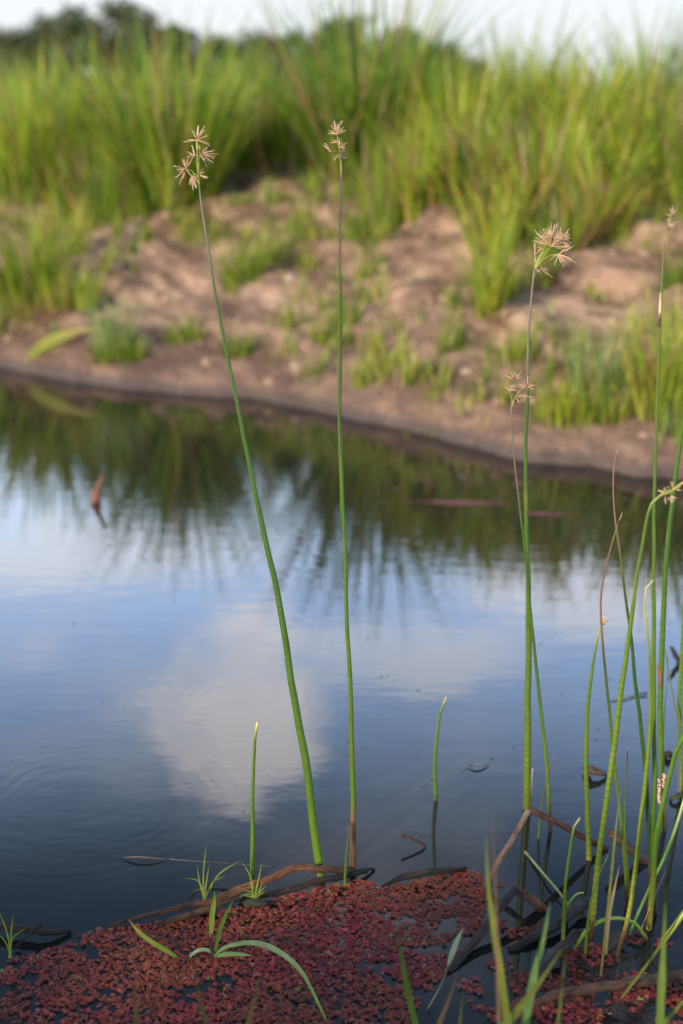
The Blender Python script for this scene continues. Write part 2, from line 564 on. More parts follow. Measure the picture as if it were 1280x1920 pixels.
TONES = {'green': [(0.12, 0.20, 0.018), (0.20, 0.28, 0.022), (0.29, 0.33, 0.035), (0.07, 0.14, 0.016)],
         'deep': [(0.06, 0.13, 0.014), (0.12, 0.20, 0.018), (0.18, 0.26, 0.022)],
         'lime': [(0.27, 0.33, 0.03), (0.36, 0.37, 0.05), (0.18, 0.27, 0.02)],
         'grey': [(0.22, 0.29, 0.11), (0.30, 0.36, 0.16), (0.16, 0.24, 0.06)],
         'dry': [(0.42, 0.26, 0.11), (0.32, 0.16, 0.06), (0.48, 0.36, 0.18), (0.22, 0.13, 0.06)]}


def palette(tone, n, dry=0.1):
    P = np.array(TONES[tone]) * (1.22, 1.18, 1.0); c = P[rng.integers(0, len(P), n)] * rng.uniform(0.75, 1.2, (n, 1))
    D = np.array(TONES['dry']); m = rng.random(n) < dry
    c[m] = D[rng.integers(0, len(D), m.sum())]
    return c


def tuft(name, px, py, spread_px, h, n, tone, label, group, cat='grass clump', dry=0.1, w=0.007, lean=(0.05, 0.45), bend=(0.1, 1.1), hmin=0.45, droop=False):
    p = to_ground(px, py); m = pxm(p)
    sp = spread_px * m
    r = sp * np.sqrt(rng.random(n)); a = rng.uniform(0, 2 * np.pi, n)
    x = p.x + r * np.cos(a); y = p.y + r * np.sin(a) * 0.7
    z = terrain(x, y) - 0.01
    az = a + rng.normal(0, 0.7, n)
    if droop: az = -np.pi / 2 + rng.normal(0, .9, n)
    hh = h * rng.uniform(hmin, 1.05, n)
    V, Fc, cc = blades(np.stack([x, y, z], 1), hh, rng.uniform(*lean, n), rng.uniform(*bend, n), az, w * rng.uniform(.6, 1.3, n), palette(tone, n, dry))
    o = link_mesh(name, V, Fc, M_grass, None, {'col': cc}, origin=tuple(p))
    return tag(o, label, cat, group)


G_TALL = 'tall grass clumps along the top of the far bank'
G_SLOPE = 'grass tufts growing on the bare slope of the far bank'
# px, py (foot), spread px, height m, blades, tone, label
for px, py, sp, h, n, tone, dry, lab in [
    (330, 385, 80, .73, 560, 'green', .08, 'biggest tall grass clump, fanning out behind the left flower head, russet at its foot'),
    (690, 335, 85, .80, 600, 'deep', .05, 'tallest dark green grass clump rising above the treeline, right of the middle stalk'),
    (195, 345, 60, .62, 360, 'green', .08, 'pale upright grass clump between the left edge clump and the biggest clump'),
    (70, 360, 70, .62, 360, 'lime', .08, 'yellowish grass clump at the left edge, standing high on the bank'),
    (500, 300, 55, .50, 260, 'green', .12, 'lower grass clump filling the dip between the two tallest clumps'),
    (850, 330, 70, .46, 360, 'lime', .10, 'yellow green grass clump just right of the tallest dark clump'),
    (960, 300, 60, .54, 320, 'green', .10, 'grass clump on the skyline straight above the thick flowering stalk'),
    (1090, 330, 70, .53, 380, 'lime', .14, 'wide clump of long yellowish grass above the right hand sand patch'),
    (1220, 280, 60, .57, 340, 'deep', .10, 'dark upright grass clump on the skyline at the right edge'),
    (1010, 410, 60, .40, 260, 'lime', .2, 'shorter straw flecked grass clump sprawling down over the sand right of centre'),
    (880, 400, 45, .34, 200, 'green', .2, 'shaggy knee high grass clump at the upper edge of the bare slope'),
    (1130, 440, 40, .34, 160, 'lime', .2, 'thin grass clump hanging over the top of the right hand sand patch'),
    (1265, 360, 40, .40, 160, 'green', .2, 'grass clump at the right edge just above the pale sand'),
    (790, 380, 45, .30, 190, 'lime', .2, 'ragged low grass clump between the tallest clump and the shaggy one'),
    (930, 455, 40, .26, 150, 'lime', .3, 'straw flecked low grass clump above the tall narrow tuft'),
    (1060, 470, 40, .22, 130, 'green', .3, 'low grass clump behind and just above the big round flower head'),
    (1185, 330, 50, .38, 220, 'lime', .2, 'yellowish grass clump between the wide clump and the right edge')]:
    tuft('grass_clump', px, py, sp, h * 1.38, int(n * .85), tone, lab, G_TALL, dry=dry + .04, w=0.015, lean=(0.0, 0.62), bend=(0.1, 1.1), hmin=.35)
for px, py, sp, h, n, tone, dry, w, lab in [
    (460, 530, 38, .20, 150, 'green', .05, .006, 'bushy bright tuft on the slope between the two left stalks'),
    (215, 660, 30, .22, 90, 'grey', .05, .006, 'grey green tuft near the waterline with one tall spreading fan of blades'),
    (225, 668, 45, .09, 170, 'green', .05, .006, 'low fresh green tuft around the foot of the grey fan by the water'),
    (915, 590, 24, .36, 70, 'lime', .05, .009, 'tall narrow bright tuft standing alone left of the thick flowering stalk'),
    (950, 560, 22, .22, 50, 'green', .10, .008, 'smaller tuft leaning against the tall narrow bright tuft'),
    (705, 700, 46, .10, 95, 'lime', .05, .006, 'low yellow green tuft just above the mud near the middle of the shore'),
    (785, 712, 24, .085, 40, 'green', .05, .006, 'little tuft right beside the low yellow green one above the mud'),
    (1125, 730, 45, .22, 100, 'grey', .1, .007, 'pale spiky tuft fanning out above the right shore'),
    (1060, 785, 55, .11, 140, 'lime', .10, .006, 'low tuft hanging over the eroded edge, right of the thick flowering stalk'),
    (1240, 760, 50, .32, 150, 'lime', .12, .008, 'dense tall tuft at the right edge just above the water'),
    (1150, 790, 35, .11, 70, 'green', .15, .006, 'short fringe tuft at the brink below the pale spiky tuft'),
    (50, 560, 60, .34, 260, 'green', .12, .008, 'large leafy tuft low on the bank at the left edge'),
    (135, 580, 45, .20, 150, 'lime', .2, .007, 'rusty based tuft right of the left edge tuft'),
    (640, 610, 30, .12, 70, 'green', .05, .006, 'thin tuft on the slope directly behind the middle stalk'),
    (690, 520, 25, .10, 50, 'green', .1, .006, 'sparse tuft in the bare sand right of the middle stalk'),
    (345, 640, 35, .10, 90, 'green', .1, .006, 'sparse tuft at the lower slope left of the leaning stalk'),
    (450, 665, 26, .10, 70, 'green', .1, .006, 'small tuft at the brink just right of the leaning stalk'),
    (540, 480, 35, .09, 90, 'deep', .05, .006, 'creeping green tuft trailing right from the bushy bright tuft'),
    (715, 430, 65, .10, 240, 'deep', .05, .007, 'flat spreading green tuft below the tallest clump'),
    (600, 640, 18, .09, 40, 'green', .1, .006, 'tiny tuft low on the slope left of the middle stalk'),
    (840, 660, 20, .12, 40, 'green', .1, .006, 'slender tuft on the slope above the shoreline pebbles'),
    (1010, 530, 30, .12, 70, 'green', .2, .007, 'small leafy tuft right behind the big round flower head'),
    (1255, 530, 18, .09, 40, 'deep', .1, .006, 'little dark tuft in the pale sand at the right edge'),
    (180, 400, 60, .16, 200, 'green', .2, .007, 'matted low tuft at the head of the slope on the left'),
    (110, 480, 50, .26, 160, 'lime', .2, .007, 'loose arching tuft above the left edge tuft')]:
    tuft('grass_tuft', px, py, sp * 1.1, h * 1.3, int(n * 1.35), tone, lab, G_SLOPE, cat='grass tuft', dry=dry, w=w, hmin=.35)
for px, py, sp, h, n, lab in [
    (60, 600, 55, .22, 110, 'tangle of dead brown straw drooping over the bank at the left edge'),
    (370, 410, 45, .18, 110, 'rust brown dead grass at the foot of the biggest clump'),
    (670, 350, 30, .14, 60, 'russet dead grass under the tallest dark clump'),
    (930, 610, 25, .14, 50, 'brown dead grass at the base of the tall narrow tuft'),
    (1100, 400, 40, .18, 70, 'straw coloured dead grass among the clumps at right'),
    (420, 430, 30, .14, 50, 'orange brown dead stalks sprawled on the sand right of the biggest clump')]:
    tuft('dead_grass', px, py, sp, h, n, 'dry', lab, 'dead grass on the far bank', cat='dead grass', dry=.5, w=.006, lean=(.5, 1.3), bend=(.3, 1.3), droop=True)


def field(name, n, xr, sr, h, tone, dry, w, clumps=None, cond=None, arch=0, cmask=None, cw_=(.06, .2), flat=False):
    if clumps:
        k = rng.integers(0, clumps, n)
        cx = rng.uniform(*xr, clumps); cs = sr[0] + (sr[1] - sr[0]) * rng.random(clumps) ** 1.4; ch = rng.uniform(.6, 1.25, clumps); cw = rng.uniform(*cw_, clumps)
        ctone = rng.integers(0, 3, clumps)
        if cmask is not None: ch = np.where(cmask(cx, cs), ch, .12 if arch > .8 else .02)
        a = rng.uniform(0, 6.28, n); r = np.abs(rng.normal(0, 1, n)) * cw[k]
        x = cx[k] + r * np.cos(a); y = np.interp(cx[k], SX, SY) + cs[k] / .85 + r * np.sin(a)
        hh = h * ch[k] * rng.uniform(.4, 1.1, n); az = a + rng.normal(0, .6, n); tl = np.clip(r * 1.6, 0, .5) * rng.uniform(.3, 1.2, n); bd = rng.uniform(.1, 1.1 + arch, n)
        cc = np.stack([palette(q, n, dry) for q in ('green', 'lime', 'deep')])[ctone[k], np.arange(n)]
    else:
        x = rng.uniform(*xr, n); s_ = sr[0] + (sr[1] - sr[0]) * rng.random(n)
        y = np.interp(x, SX, SY) + s_ / 0.85
        keep = cond(x, y, s_); x, y = x[keep], y[keep]; n = len(x)
        hh = h * rng.uniform(.3, 1.2, n); az = rng.uniform(0, 6.28, n); tl = rng.uniform(0, .6, n); bd = rng.uniform(.1, 1.2, n); cc = palette(tone, n, dry)
        if flat: tl = rng.uniform(1.15, 1.5, n); bd = rng.uniform(0, .3, n)
    V, Fc, cc = blades(np.stack([x, y, terrain(x, y) - .01], 1), hh, tl, bd, az, w * rng.uniform(.6, 1.3, n), cc)
    o = link_mesh(name, V, Fc, M_grass, None, {'col': cc})
    return tag(o, kind='stuff')


tag(field('tall_grass', 22000, (-8, 7), (2.35, 8.5), .54, 'green', .12, .012, clumps=300), 'mass of tall green grass covering the top of the far bank', 'grass')
tag(field('sprawling_grass', 9000, (-4, 3.2), (1.35, 2.5), .40, 'green', .22, .009, clumps=110, arch=.9, cmask=lambda x, s: (x < -.75) | (x > .15) & ((x < .75) | (x > 1.35)) | (s > 2.2)),
    'ragged sprawling grass hanging over the head of the bare slope', 'grass')
tag(field('dead_straw', 5200, (-3.5, 3), (.02, 2.9), .16, 'dry', .5, .0045, cond=lambda x, y, s: fbm(x * 3.1, y * 3.1, 95, 3) > .03, flat=True),
    'dead straw and broken stalks lying about the slope of the far bank', 'dead straw')
tag(field('short_weeds', 17000, (-3.5, 3), (.16, 2.9), .125, 'green', .16, .0065, clumps=620, arch=.6, cw_=(.015, .09), cmask=lambda x, s: fbm(x * 2.2 + 5, s * 2.2, 91, 3) > -.02),
    'sparse short weeds scattered over the sandy slope', 'weeds')


# ------------------------------------------------------------------ clods, stones and litter on the bank
def lump_mesh(name, r, mat, seed):
    g = np.random.default_rng(seed); nu, nv = 9, 6
    V = [(0, 0, r * .7)]
    for i in range(1, nv):
        for j in range(nu):
            a, b = 2 * math.pi * j / nu, math.pi * i / nv
            k = r * g.uniform(.78, 1.15)
            V.append((k * math.sin(b) * math.cos(a), k * math.sin(b) * math.sin(a) * .8, k * math.cos(b) * .65))
    V.append((0, 0, -r * .6)); q = len(V) - 1; T = []
    for j in range(nu):
        T.append((0, 1 + j, 1 + (j + 1) % nu)); T.append((q, q - nu + (j + 1) % nu, q - nu + j))
        for i in range(nv - 2):
            a, b = 1 + i * nu + j, 1 + i * nu + (j + 1) % nu
            T += [(a, a + nu, b + nu), (a, b + nu, b)]
    return V, T


M_clod = simple('dry_clod', (0.34, 0.22, 0.15), .9, 40, .5, .01)
M_stone = simple('pale_stone', (0.33, 0.25, 0.19), .8, 50, .7, .004)
Vs, Ts, off = [], [], 0
for k in range(420):
    x = random.uniform(-2.6, 2.2); y = float(np.interp(x, SX, SY)) + random.uniform(.12, 2.9)
    V, T = lump_mesh('clod', .022 * random.uniform(.3, 1.25) ** 1.5, M_clod, 60 + k)
    Vs.append(np.array(V) + np.array((x, y, tz(x, y) + .003))); Ts.append(np.array(T) + off); off += len(V)
o = link_mesh('soil_crumbs', np.vstack(Vs), np.vstack(Ts), M_clod)
tag(o, 'crumbs and small clods of dry soil scattered over the bare slope', 'soil crumbs', kind='stuff')
for px, py, r, lab in [(250, 432, .030, 'whitish stone at the head of the slope, under the left grass clumps'),
                       (556, 688, .022, 'pale rounded stone by the shore between the two left stalks'),
                       (545, 525, .026, 'pale stone lying in the sand left of the middle stalk'),
                       (835, 565, .020, 'small pale stone beside the tall narrow tuft'),
                       (875, 702, .022, 'yellowish stone low on the slope left of the small flower head')]:
    p = to_ground(px, py); V, T = lump_mesh('stone', r, M_stone, px)
    o = link_mesh('stone', np.array(V) + np.array(p), T, M_stone, origin=tuple(p)); tag(o, lab, 'stone', 'stones on the far bank')

# fallen reed leaves on the left shore
p0, p1 = to_ground(58, 690), to_ground(165, 640)
t = thing('fallen_leaf_bundle', tuple(p0), 'bundle of yellow green fallen reed leaves lying on the mud at the far left shore', 'leaf bundle')
for k in range(5):
    o_ = Vector((random.uniform(-.02, .02), random.uniform(-.03, .03), .012 + .008 * k))
    C = spline([p0 + o_, (p0 + p1) / 2 + o_ * 1.2 + Vector((0, 0, .012)), p1 + o_ + Vector((.03 * k - .06, 0, .01))], 10)
    c = ramp([(0, (.30, .34, .05)), (.6, (.38, .36, .08)), (1, (.5, .33, .2))], np.linspace(0, 1, 10)) * random.uniform(.8, 1.1)
    leaf_obj('leaf', C, .017 * np.interp(np.linspace(0, 1, 10), [0, .3, .8, 1], [.3, 1, .9, .3]), c, M_leaf, t, side=(.3, 0, 1))

# little yellow flower on the right shore
p = to_ground(1046, 752); t = thing('yellow_flower', tuple(p), 'single small yellow flower above the right shore', 'flower')
tube_obj('stalk', spline([p, p + Vector((0, 0, .035))], 4), [.002] * 4, np.tile([(.1, .2, .02)], (4, 1)), M_stem, t, 5)
for k in range(5):
    a = k * 1.257; q = p + Vector((0, 0, .035)); e = q + Vector((.018 * math.cos(a), .018 * math.sin(a), .008))
    leaf_obj('petal', spline([q, e], 4), [.004, .012, .012, .003], np.tile([(.75, .55, .03)], (4, 1)), M_leaf, t, side=(-math.sin(a), math.cos(a), 0))


# ------------------------------------------------------------------ trees on the skyline
M_bark = simple('bark', (0.12, 0.09, 0.07), .9, 8, .5, .02)


def tree(x0, D, H, Wd, label, lobes, n=1500, col=((.045, .060, .026), (.07, .09, .036), (.11, .115, .055)), leaf=.16, group='trees on the skyline beyond the grass', name='tree', low=.12):
    g = tz(x0, D)
    t = thing(name, (x0, D, g), label, name, group)
    C = spline([(x0, D, g - .1), (x0 + Wd * .04, D, g + H * .35), (x0 - Wd * .03, D + .03 * H, g + H * .8)], 8)
    tube_obj('trunk', C, np.linspace(H * .035, H * .012, 8), np.tile([(.1, .08, .06)], (8, 1)), M_bark, t, 7, .1)
    Vs, Fs, Cs, o_ = [], [], [], 0
    for k in range(lobes):
        f = (k + random.random()) / lobes
        ez = H * (low + (.92 - low) * f ** .8)
        env = Wd * .5 * math.sqrt(max(.05, 1 - max(0, (f - .45) / .6) ** 2))
        a = random.uniform(0, 6.28)
        c = np.array((x0 + env * .95 * random.uniform(-1, 1), D + env * .8 * math.sin(a), g + ez))
        j = int(len(C) * min(.9, .2 + .7 * f))
        b = spline([C[j], (C[j] + c) / 2 + np.array((0, 0, .03 * H)), c], 6)
        tube_obj('limb', b, np.linspace(H * .012, H * .003, 6), np.tile([(.1, .08, .06)], (6, 1)), M_bark, t, 5)
        q = n // lobes
        rr = Wd * random.uniform(.12, .24)
        d = rng.normal(0, 1, (q, 3)); d /= np.linalg.norm(d, axis=1)[:, None]; d *= rr * rng.random((q, 1)) ** .6 * rng.uniform(.6, 1.25, (q, 1))
        d[:, 2] *= .7
        P = c + d; P[:, 2] = np.maximum(P[:, 2], g + .02 * H)
        u = rng.normal(0, 1, (q, 3)); u /= np.linalg.norm(u, axis=1)[:, None]; v = np.cross(u, rng.normal(0, 1, (q, 3))); v /= np.linalg.norm(v, axis=1)[:, None]
        s = leaf * rng.uniform(.6, 1.3, (q, 1))
        Vs.append(np.stack([P - u * s, P - v * s * .5, P + u * s, P + v * s * .5], 1).reshape(-1, 3))
        Fs.append(np.arange(q * 4).reshape(q, 4) + o_); o_ += q * 4
        cc = np.array(col)[rng.integers(0, len(col), q)] * rng.uniform(.8, 1.2, (q, 1))
        Cs.append(np.repeat(cc, 4, axis=0))
    link_mesh('crown', np.vstack(Vs), np.vstack(Fs), M_tree, t, {'col': np.vstack(Cs)}, smooth=False)


for a in [(20, 62, 130, 62, 'low dark tree at the left edge of the skyline', 6),
          (105, 38, 130, 60, 'sparse dark tree with sky showing through, second on the left skyline', 7),
          (190, 4, 130, 64, 'tallest tree on the skyline, with a rounded olive crown', 9),
          (275, 30, 110, 66, 'slim tree right of the tallest olive crowned tree', 7),
          (345, 55, 120, 63, 'lower tree behind the big clump, sloping down to the right', 6),
          (425, 82, 120, 66, 'small dark tree in the dip of the skyline', 6),
          (512, 64, 110, 68, 'rounded dome shaped tree standing between the two tallest grass clumps', 8),
          (600, 84, 120, 66, 'low bushy tree left of the tallest grass clump', 6),
          (690, 42, 150, 58, 'dark tree half hidden by the tallest grass clump', 9),
          (790, 92, 130, 62, 'low tree tapering off right of the tallest grass clump', 6),
          (860, 122, 110, 66, 'last and lowest tree on the skyline towards the right', 5)]:
    px, top_py, wpx, D, lab, lobes = a
    top = at(px, top_py, D)
    tree(top.x, D, top.z - tz(top.x, D) + .1, wpx * 1.5 * D / F, lab, lobes * 4, n=3600)
# unseen shrubs added behind the camera to put the red fern in shade
sx, sy = to_sun.x / math.hypot(to_sun.x, to_sun.y), to_sun.y / math.hypot(to_sun.x, to_sun.y)
for k, (q, hh) in enumerate(((-.9, 2.45), (.35, 2.5), (1.55, 2.4))):
    x0, y0 = 0.05 + sx * 5.0 - sy * q, 1.6 + sy * 5.0 + sx * q
    tree(x0, y0, hh - tz(x0, y0), 1.7, ['leafy shrub on the near shore, left of the other two shrubs', 'middle leafy shrub on the near shore, between two others', 'leafy shrub on the near shore, right of the other two shrubs'][k], 26, n=3000, leaf=.045, group='shrubs on the near shore', name='shrub', low=.2)


# ------------------------------------------------------------------ sedge stalks
GREEN, LIME, DARKG, YEL, BROWN, DARKB, GREYB, REDB, TAN = ((.044, .098, .009), (.088, .145, .010), (.025, .060, .009), (.24, .25, .03), (.15, .075, .035),
                                                        (.035, .02, .014), (.13, .12, .075), (.17, .07, .04), (.45, .33, .19))
DIM = .52


def poly(pts, dy=0.0, Y=None, z0=None):
    """points of a plant standing where its first pixel meets the water"""
    b = onz(*pts[0]) if Y is None else at(*pts[0], Y)
    y0 = b.y; top = at(*pts[-1], y0).z - b.z
    P = [b]
    for q in pts[1:]:
        p = at(*q, y0); k = (p.z - b.z) / (abs(top) + 1e-6)
        P.append(at(*q, y0 + dy * k))
    return P


def stalk_mesh(name, P, w0, w1, stops, parent, ring=(0.0, 1.0, .55), n=None, mid=None):
    """w0, w1: width in photograph pixels at foot and tip"""
    L = sum((P[i + 1] - P[i]).length for i in range(len(P) - 1))
    n = n or max(14, int(L / .012))
    C = spline(P, n); t = np.linspace(0, 1, n)
    m0, m1 = pxm(P[0]), pxm(P[-1])
    wd = np.interp(t, [0, .5, 1], [w0 * m0, mid * (m0 + m1) / 2 if mid else (w0 * m0 + w1 * m1) / 2, w1 * m1])
    ext = P[0] + (P[0] - P[1]).normalized() * .05       # foot goes on under the water
    C = np.vstack([np.array(ext), C]); wd = np.concatenate([[wd[0]], wd]); t = np.concatenate([[0], t])
    rg = np.interp(t, [0, ring[2], 1], [ring[1], ring[1] * .6, 0]) if ring[1] else np.zeros(len(t))
    # small kinks and a slow waver; ready-made greens are brought down to sedge green
    q = np.arange(len(C)) / len(C) * max(3, L / .09)
    C[1:] += np.stack([fbm(q + p0, q * 0, 71, 3) for p0 in (P[0].x * 900, P[0].x * 700 + 50, 0)], 1)[1:] * np.array((.0035, .0035, 0)) * np.clip(np.arange(len(C) - 1) / 8, 0, 1)[:, None]
    cols = ramp([(k, tuple(np.array(c) * (DIM if c[1] > c[0] and c[1] < .35 and c not in (GREEN, LIME, DARKG, YEL) else 1))) for k, c in stops], t)
    return tube_obj(name, C, wd / 2, cols, M_stem, parent, 10, 0.0, rg)


def spikelet_mesh(seed):
    g = np.random.default_rng(seed); n = 9; V, T = [], []
    for i in range(n):
        f = i / (n - 1); r = (.10 * math.sin(math.pi * min(1, f * .93 + .12)) ** .8 + .008) * (1.0 + .28 * (i % 2))
        for j in range(5):
            a = 2 * math.pi * j / 5 + (.6 if i % 2 else 0)
            V.append((r * math.cos(a) * 1.1, r * math.sin(a) * .7, f + .03 * g.uniform(-1, 1)))
    for i in range(n - 1):
        for j in range(5):
            a, b = i * 5 + j, i * 5 + (j + 1) % 5
            T += [(a, b, b + 5), (a, b + 5, a + 5)]
    # loose scale tips standing off the spikelet
    for i in range(5):
        f = .45 + .12 * i; a = g.uniform(0, 6.28); k = len(V); c, s = math.cos(a), math.sin(a)
        V += [(c * .05, s * .05, f - .06), (c * .05, s * .05, f + .03), (c * .16, s * .16, f + .08)]
        T.append((k, k + 1, k + 2))
    c = np.array([(.62, .40, .235) if v[2] < .85 else (.74, .62, .42) for v in V]) * g.uniform(.8, 1.15, (len(V), 1))
    o = link_mesh('spikelet', V, T, M_spike, None, {'col': c}, smooth=False)
    me = o.data; bpy.data.objects.remove(o)
    return me


SPK = [spikelet_mesh(k) for k in range(4)]
SPK_GREY = None


def flower_head(t, origin_px, Y, clusters, axis_px=(), rays=1.6, thick=1.0, ray_col=YEL):
    """part flower_head: thin green rays; sub-parts: every spikelet. clusters: (centre px, [spikelet tips px])"""
    o = at(*origin_px, Y); m = pxm(o)
    Vs, Fs, Cs, off = [], [], [], 0
    cen = []
    for c, tips in clusters:
        cc = at(*c, Y + random.uniform(-.012, .012)); cen.append(cc)
        mid = (o + cc) / 2 + Vector((0, 0, .006))
        C = spline([o, mid, cc], 8)
        V, Fc, (e0, e1), L = tube(C, np.linspace(rays * m / 2, rays * m * .35, 8), 5)
        Vs.append(V); Fs.append(Fc + off); off += len(V); Cs.append(np.tile([ray_col], (len(V), 1)))
    V, Fc = np.vstack(Vs), np.vstack(Fs); cols = np.vstack(Cs)
    head = link_mesh('flower_head', V, Fc, M_stem, t, {'col': cols})
    base = Vector(t['_w'])
    for cc, (c, tips) in zip(cen, clusters):
        for tip in list(tips) + [(q[0] + random.uniform(-7, 7), q[1] + random.uniform(-7, 7)) for q in tips if random.random() < .8]:
            e = at(*tip, cc.y + random.uniform(-.013, .013))
            d = e - cc
            s = bpy.data.objects.new('spikelet', random.choice(SPK)); COL.objects.link(s)
            s.parent = head
            s.location = cc - base
            s.rotation_mode = 'QUATERNION'; s.rotation_quaternion = d.to_track_quat('Z', 'Y')
            w = 2.15 * m * 5 * thick * random.uniform(.8, 1.2)
            s.scale = (w, w, d.length)


def fan(c, n, r, a0=0, a1=360, jit=.3):
    return (c, [(c[0] + r * k * math.cos(R(a)), c[1] - r * k * math.sin(R(a))) for a, k in
                ((a0 + (a1 - a0) * (i + random.uniform(-jit, jit)) / max(1, n - 1), random.uniform(.65, 1.1)) for i in range(n))])


def stalk(pts, w0, w1, stops, label, cat='sedge stalk', name='sedge_stalk', dy=0.0, ring=.55, head=None, sheath=None, extra=None, mid=None, Y=None):
    P = poly(pts, dy, Y)
    t = thing(name, tuple(P[0]), label, cat, 'sedge stalks standing in the pond')
    stalk_mesh('stem', P, w0, w1, stops, t, (0, ring, .55), mid=mid)
    if head: head(t, P)
    if sheath:                                          # dead brown sleeve round the foot
        k, cols, grow = sheath
        L = [P[0]]; acc = 0; tot = sum((P[i + 1] - P[i]).length for i in range(len(P) - 1))
        C = spline(P, 60)[: max(4, int(60 * k))]
        m = pxm(P[0]); n = len(C)
        V, Fc, caps, LL = tube(C, np.full(n, w0 * m / 2 * grow) * np.linspace(1.05, .98, n), 10)
        V = V[:-2]; V[-10:] += np.array([(0, 0, .016 * abs(math.sin(q * 1.7))) for q in range(10)])
        cc = np.repeat(ramp(cols, np.linspace(0, 1, n)), 10, axis=0)
        link_mesh('sheath', V, Fc, M_wood, t, {'col': cc, 'dist': np.repeat(LL, 10), 'around': np.tile(np.abs(np.linspace(-1, 1, 10)), n)})
    if extra: extra(t, P)
    return t, P


st_green = [(0, LIME), (.1, (.13, .24, .014)), (.35, GREEN), (.8, (.07, .15, .014)), (.92, GREYB), (1, GREYB)]


def head1(t, P):
    Yh = P[-2].y
    flower_head(t, (374, 345), Yh, [
        ((370, 263), [(371, 237), (385, 242), (391, 254), (363, 245), (351, 262), (344, 266), (394, 270), (388, 268), (378, 245)]),
        ((376, 288), [(405, 294), (400, 305), (399, 288), (393, 273), (389, 313), (384, 300), (402, 298), (371, 270)]),
        ((366, 293), [(352, 284), (357, 300), (361, 272), (354, 290)]),
        ((349, 317), [(342, 298), (328, 311), (329, 334), (340, 341), (362, 333), (335, 322), (360, 300), (345, 334)]),
        ((360, 327), [(362, 357), (355, 346), (369, 352), (372, 345), (364, 350), (358, 340)]),
        ((372, 327), [(389, 335), (381, 330), (384, 322), (366, 340)])], rays=2.6)


stalk([(604, 1646), (590, 1560), (578, 1445), (560, 1350), (527, 1150), (488, 962), (445, 760), (412, 590), (387, 440), (375, 350), (370, 264)],
      17, 2.2, [(0, LIME), (.12, (.12, .22, .013)), (.4, GREEN), (.8, (.075, .155, .014)), (.90, GREYB), (.93, GREYB), (.95, (.16, .24, .03)), (1, YEL)],
      'tall thick green sedge stalk leaning far left with a loose tan flower head', dy=.05, head=head1, ring=.45, mid=10)


def head2(t, P):
    flower_head(t, (638, 302), P[-3].y, [
        ((632, 252), [(628, 226), (640, 226), (621, 234), (619, 244), (620, 248), (642, 238), (647, 244), (634, 240)]),
        ((636, 275), [(649, 267), (648, 281), (642, 266), (646, 272), (644, 279)]),
        ((634, 267), [(625, 262), (634, 256)]),
        ((623, 284), [(610, 268), (617, 284), (614, 274)]),
        ((637, 290), [(641, 280), (642, 284), (628, 299), (650, 294), (642, 298), (631, 290)])], rays=1.8)


stalk([(660, 1638), (660, 1505), (655, 1300), (650, 1150), (643, 960), (638, 760), (638, 480), (638, 310), (636, 285), (633, 262), (632, 252)], 10.5, 1.8,
      [(0, BROWN), (.09, BROWN), (.11, (.14, .24, .014)), (.45, (.12, .22, .016)), (.8, (.09, .17, .02)), (.925, (.06, .05, .045)), (.95, (.09, .08, .06)), (.96, YEL), (1, YEL)],
      'very tall slender upright sedge stalk near the middle with a small sparse flower head', head=head2, ring=.4, mid=6.8,
      sheath=(.095, [(0, (.13, .06, .035)), (.5, (.22, .11, .055)), (1, (.10, .05, .03))], 1.12))


def head6(t, P):
    cl = [((1034, 474), []), ((1022, 466), []), ((1048, 477), []), ((1006, 500), [(1026, 506), (1035, 520), (1022, 517), (1028, 508), (1002, 516), (998, 496), (1012, 512)]),
          ((1002, 480), [(1000, 455), (1003, 490), (1001, 468)]), ((1018, 465), [(1000, 464), (1004, 470), (1008, 460)])]
    cl[0] = ((1032, 462), fan((1032, 462), 24, 34, -15, 165)[1]); cl[1] = ((1034, 445), fan((1034, 445), 18, 26, 0, 200)[1])
    cl[2] = ((1047, 476), fan((1047, 476), 13, 24, -80, 40)[1] + [(1072, 464), (1073, 488), (1052, 492), (1030, 487), (1040, 492)])
    cl.append(((1052, 452), fan((1052, 452), 12, 20, -60, 110)[1]))
    flower_head(t, (1002, 503), P[-1].y, cl, rays=2.0, thick=.8, ray_col=(.22, .28, .03))


stalk([(987, 1516), (988, 1440), (990, 1280), (989, 1100), (986, 960), (986, 800), (990, 640), (997, 540), (1001, 505)], 15, 3.6,
      [(0, (.20, .27, .016)), (.2, (.14, .23, .014)), (.5, (.10, .20, .014)), (.78, (.08, .16, .015)), (.86, GREYB), (1, (.16, .12, .08))],
      'thickest upright sedge stalk, on the right, carrying a dense round tan flower head', head=head6, ring=.7, mid=9)


def head7(t, P):
    flower_head(t, (957, 757), P[-1].y, [fan((964, 712), 11, 17, 10, 170), fan((966, 722), 3, 12, 180, 350), fan((958, 733), 6, 12, 20, 190),
                fan((988, 725), 9, 14, -20, 200), ((980, 741), [(994, 745), (975, 752)]), fan((966, 745), 10, 15, -120, 60)], rays=1.3, thick=.75)


stalk([(1031, 1557), (1024, 1440), (1010, 1300), (996, 1170), (986, 1060), (975, 960), (965, 870), (958, 790), (957, 757)], 8, 2.6,
      [(0, DARKB), (.04, (.10, .09, .02)), (.10, LIME), (.4, GREEN), (.72, (.08, .15, .016)), (.85, (.12, .09, .05)), (1, (.14, .09, .06))],
      'thin sedge stalk crossing the thickest one, with a small spidery flower head', head=head7, ring=.5, mid=6)

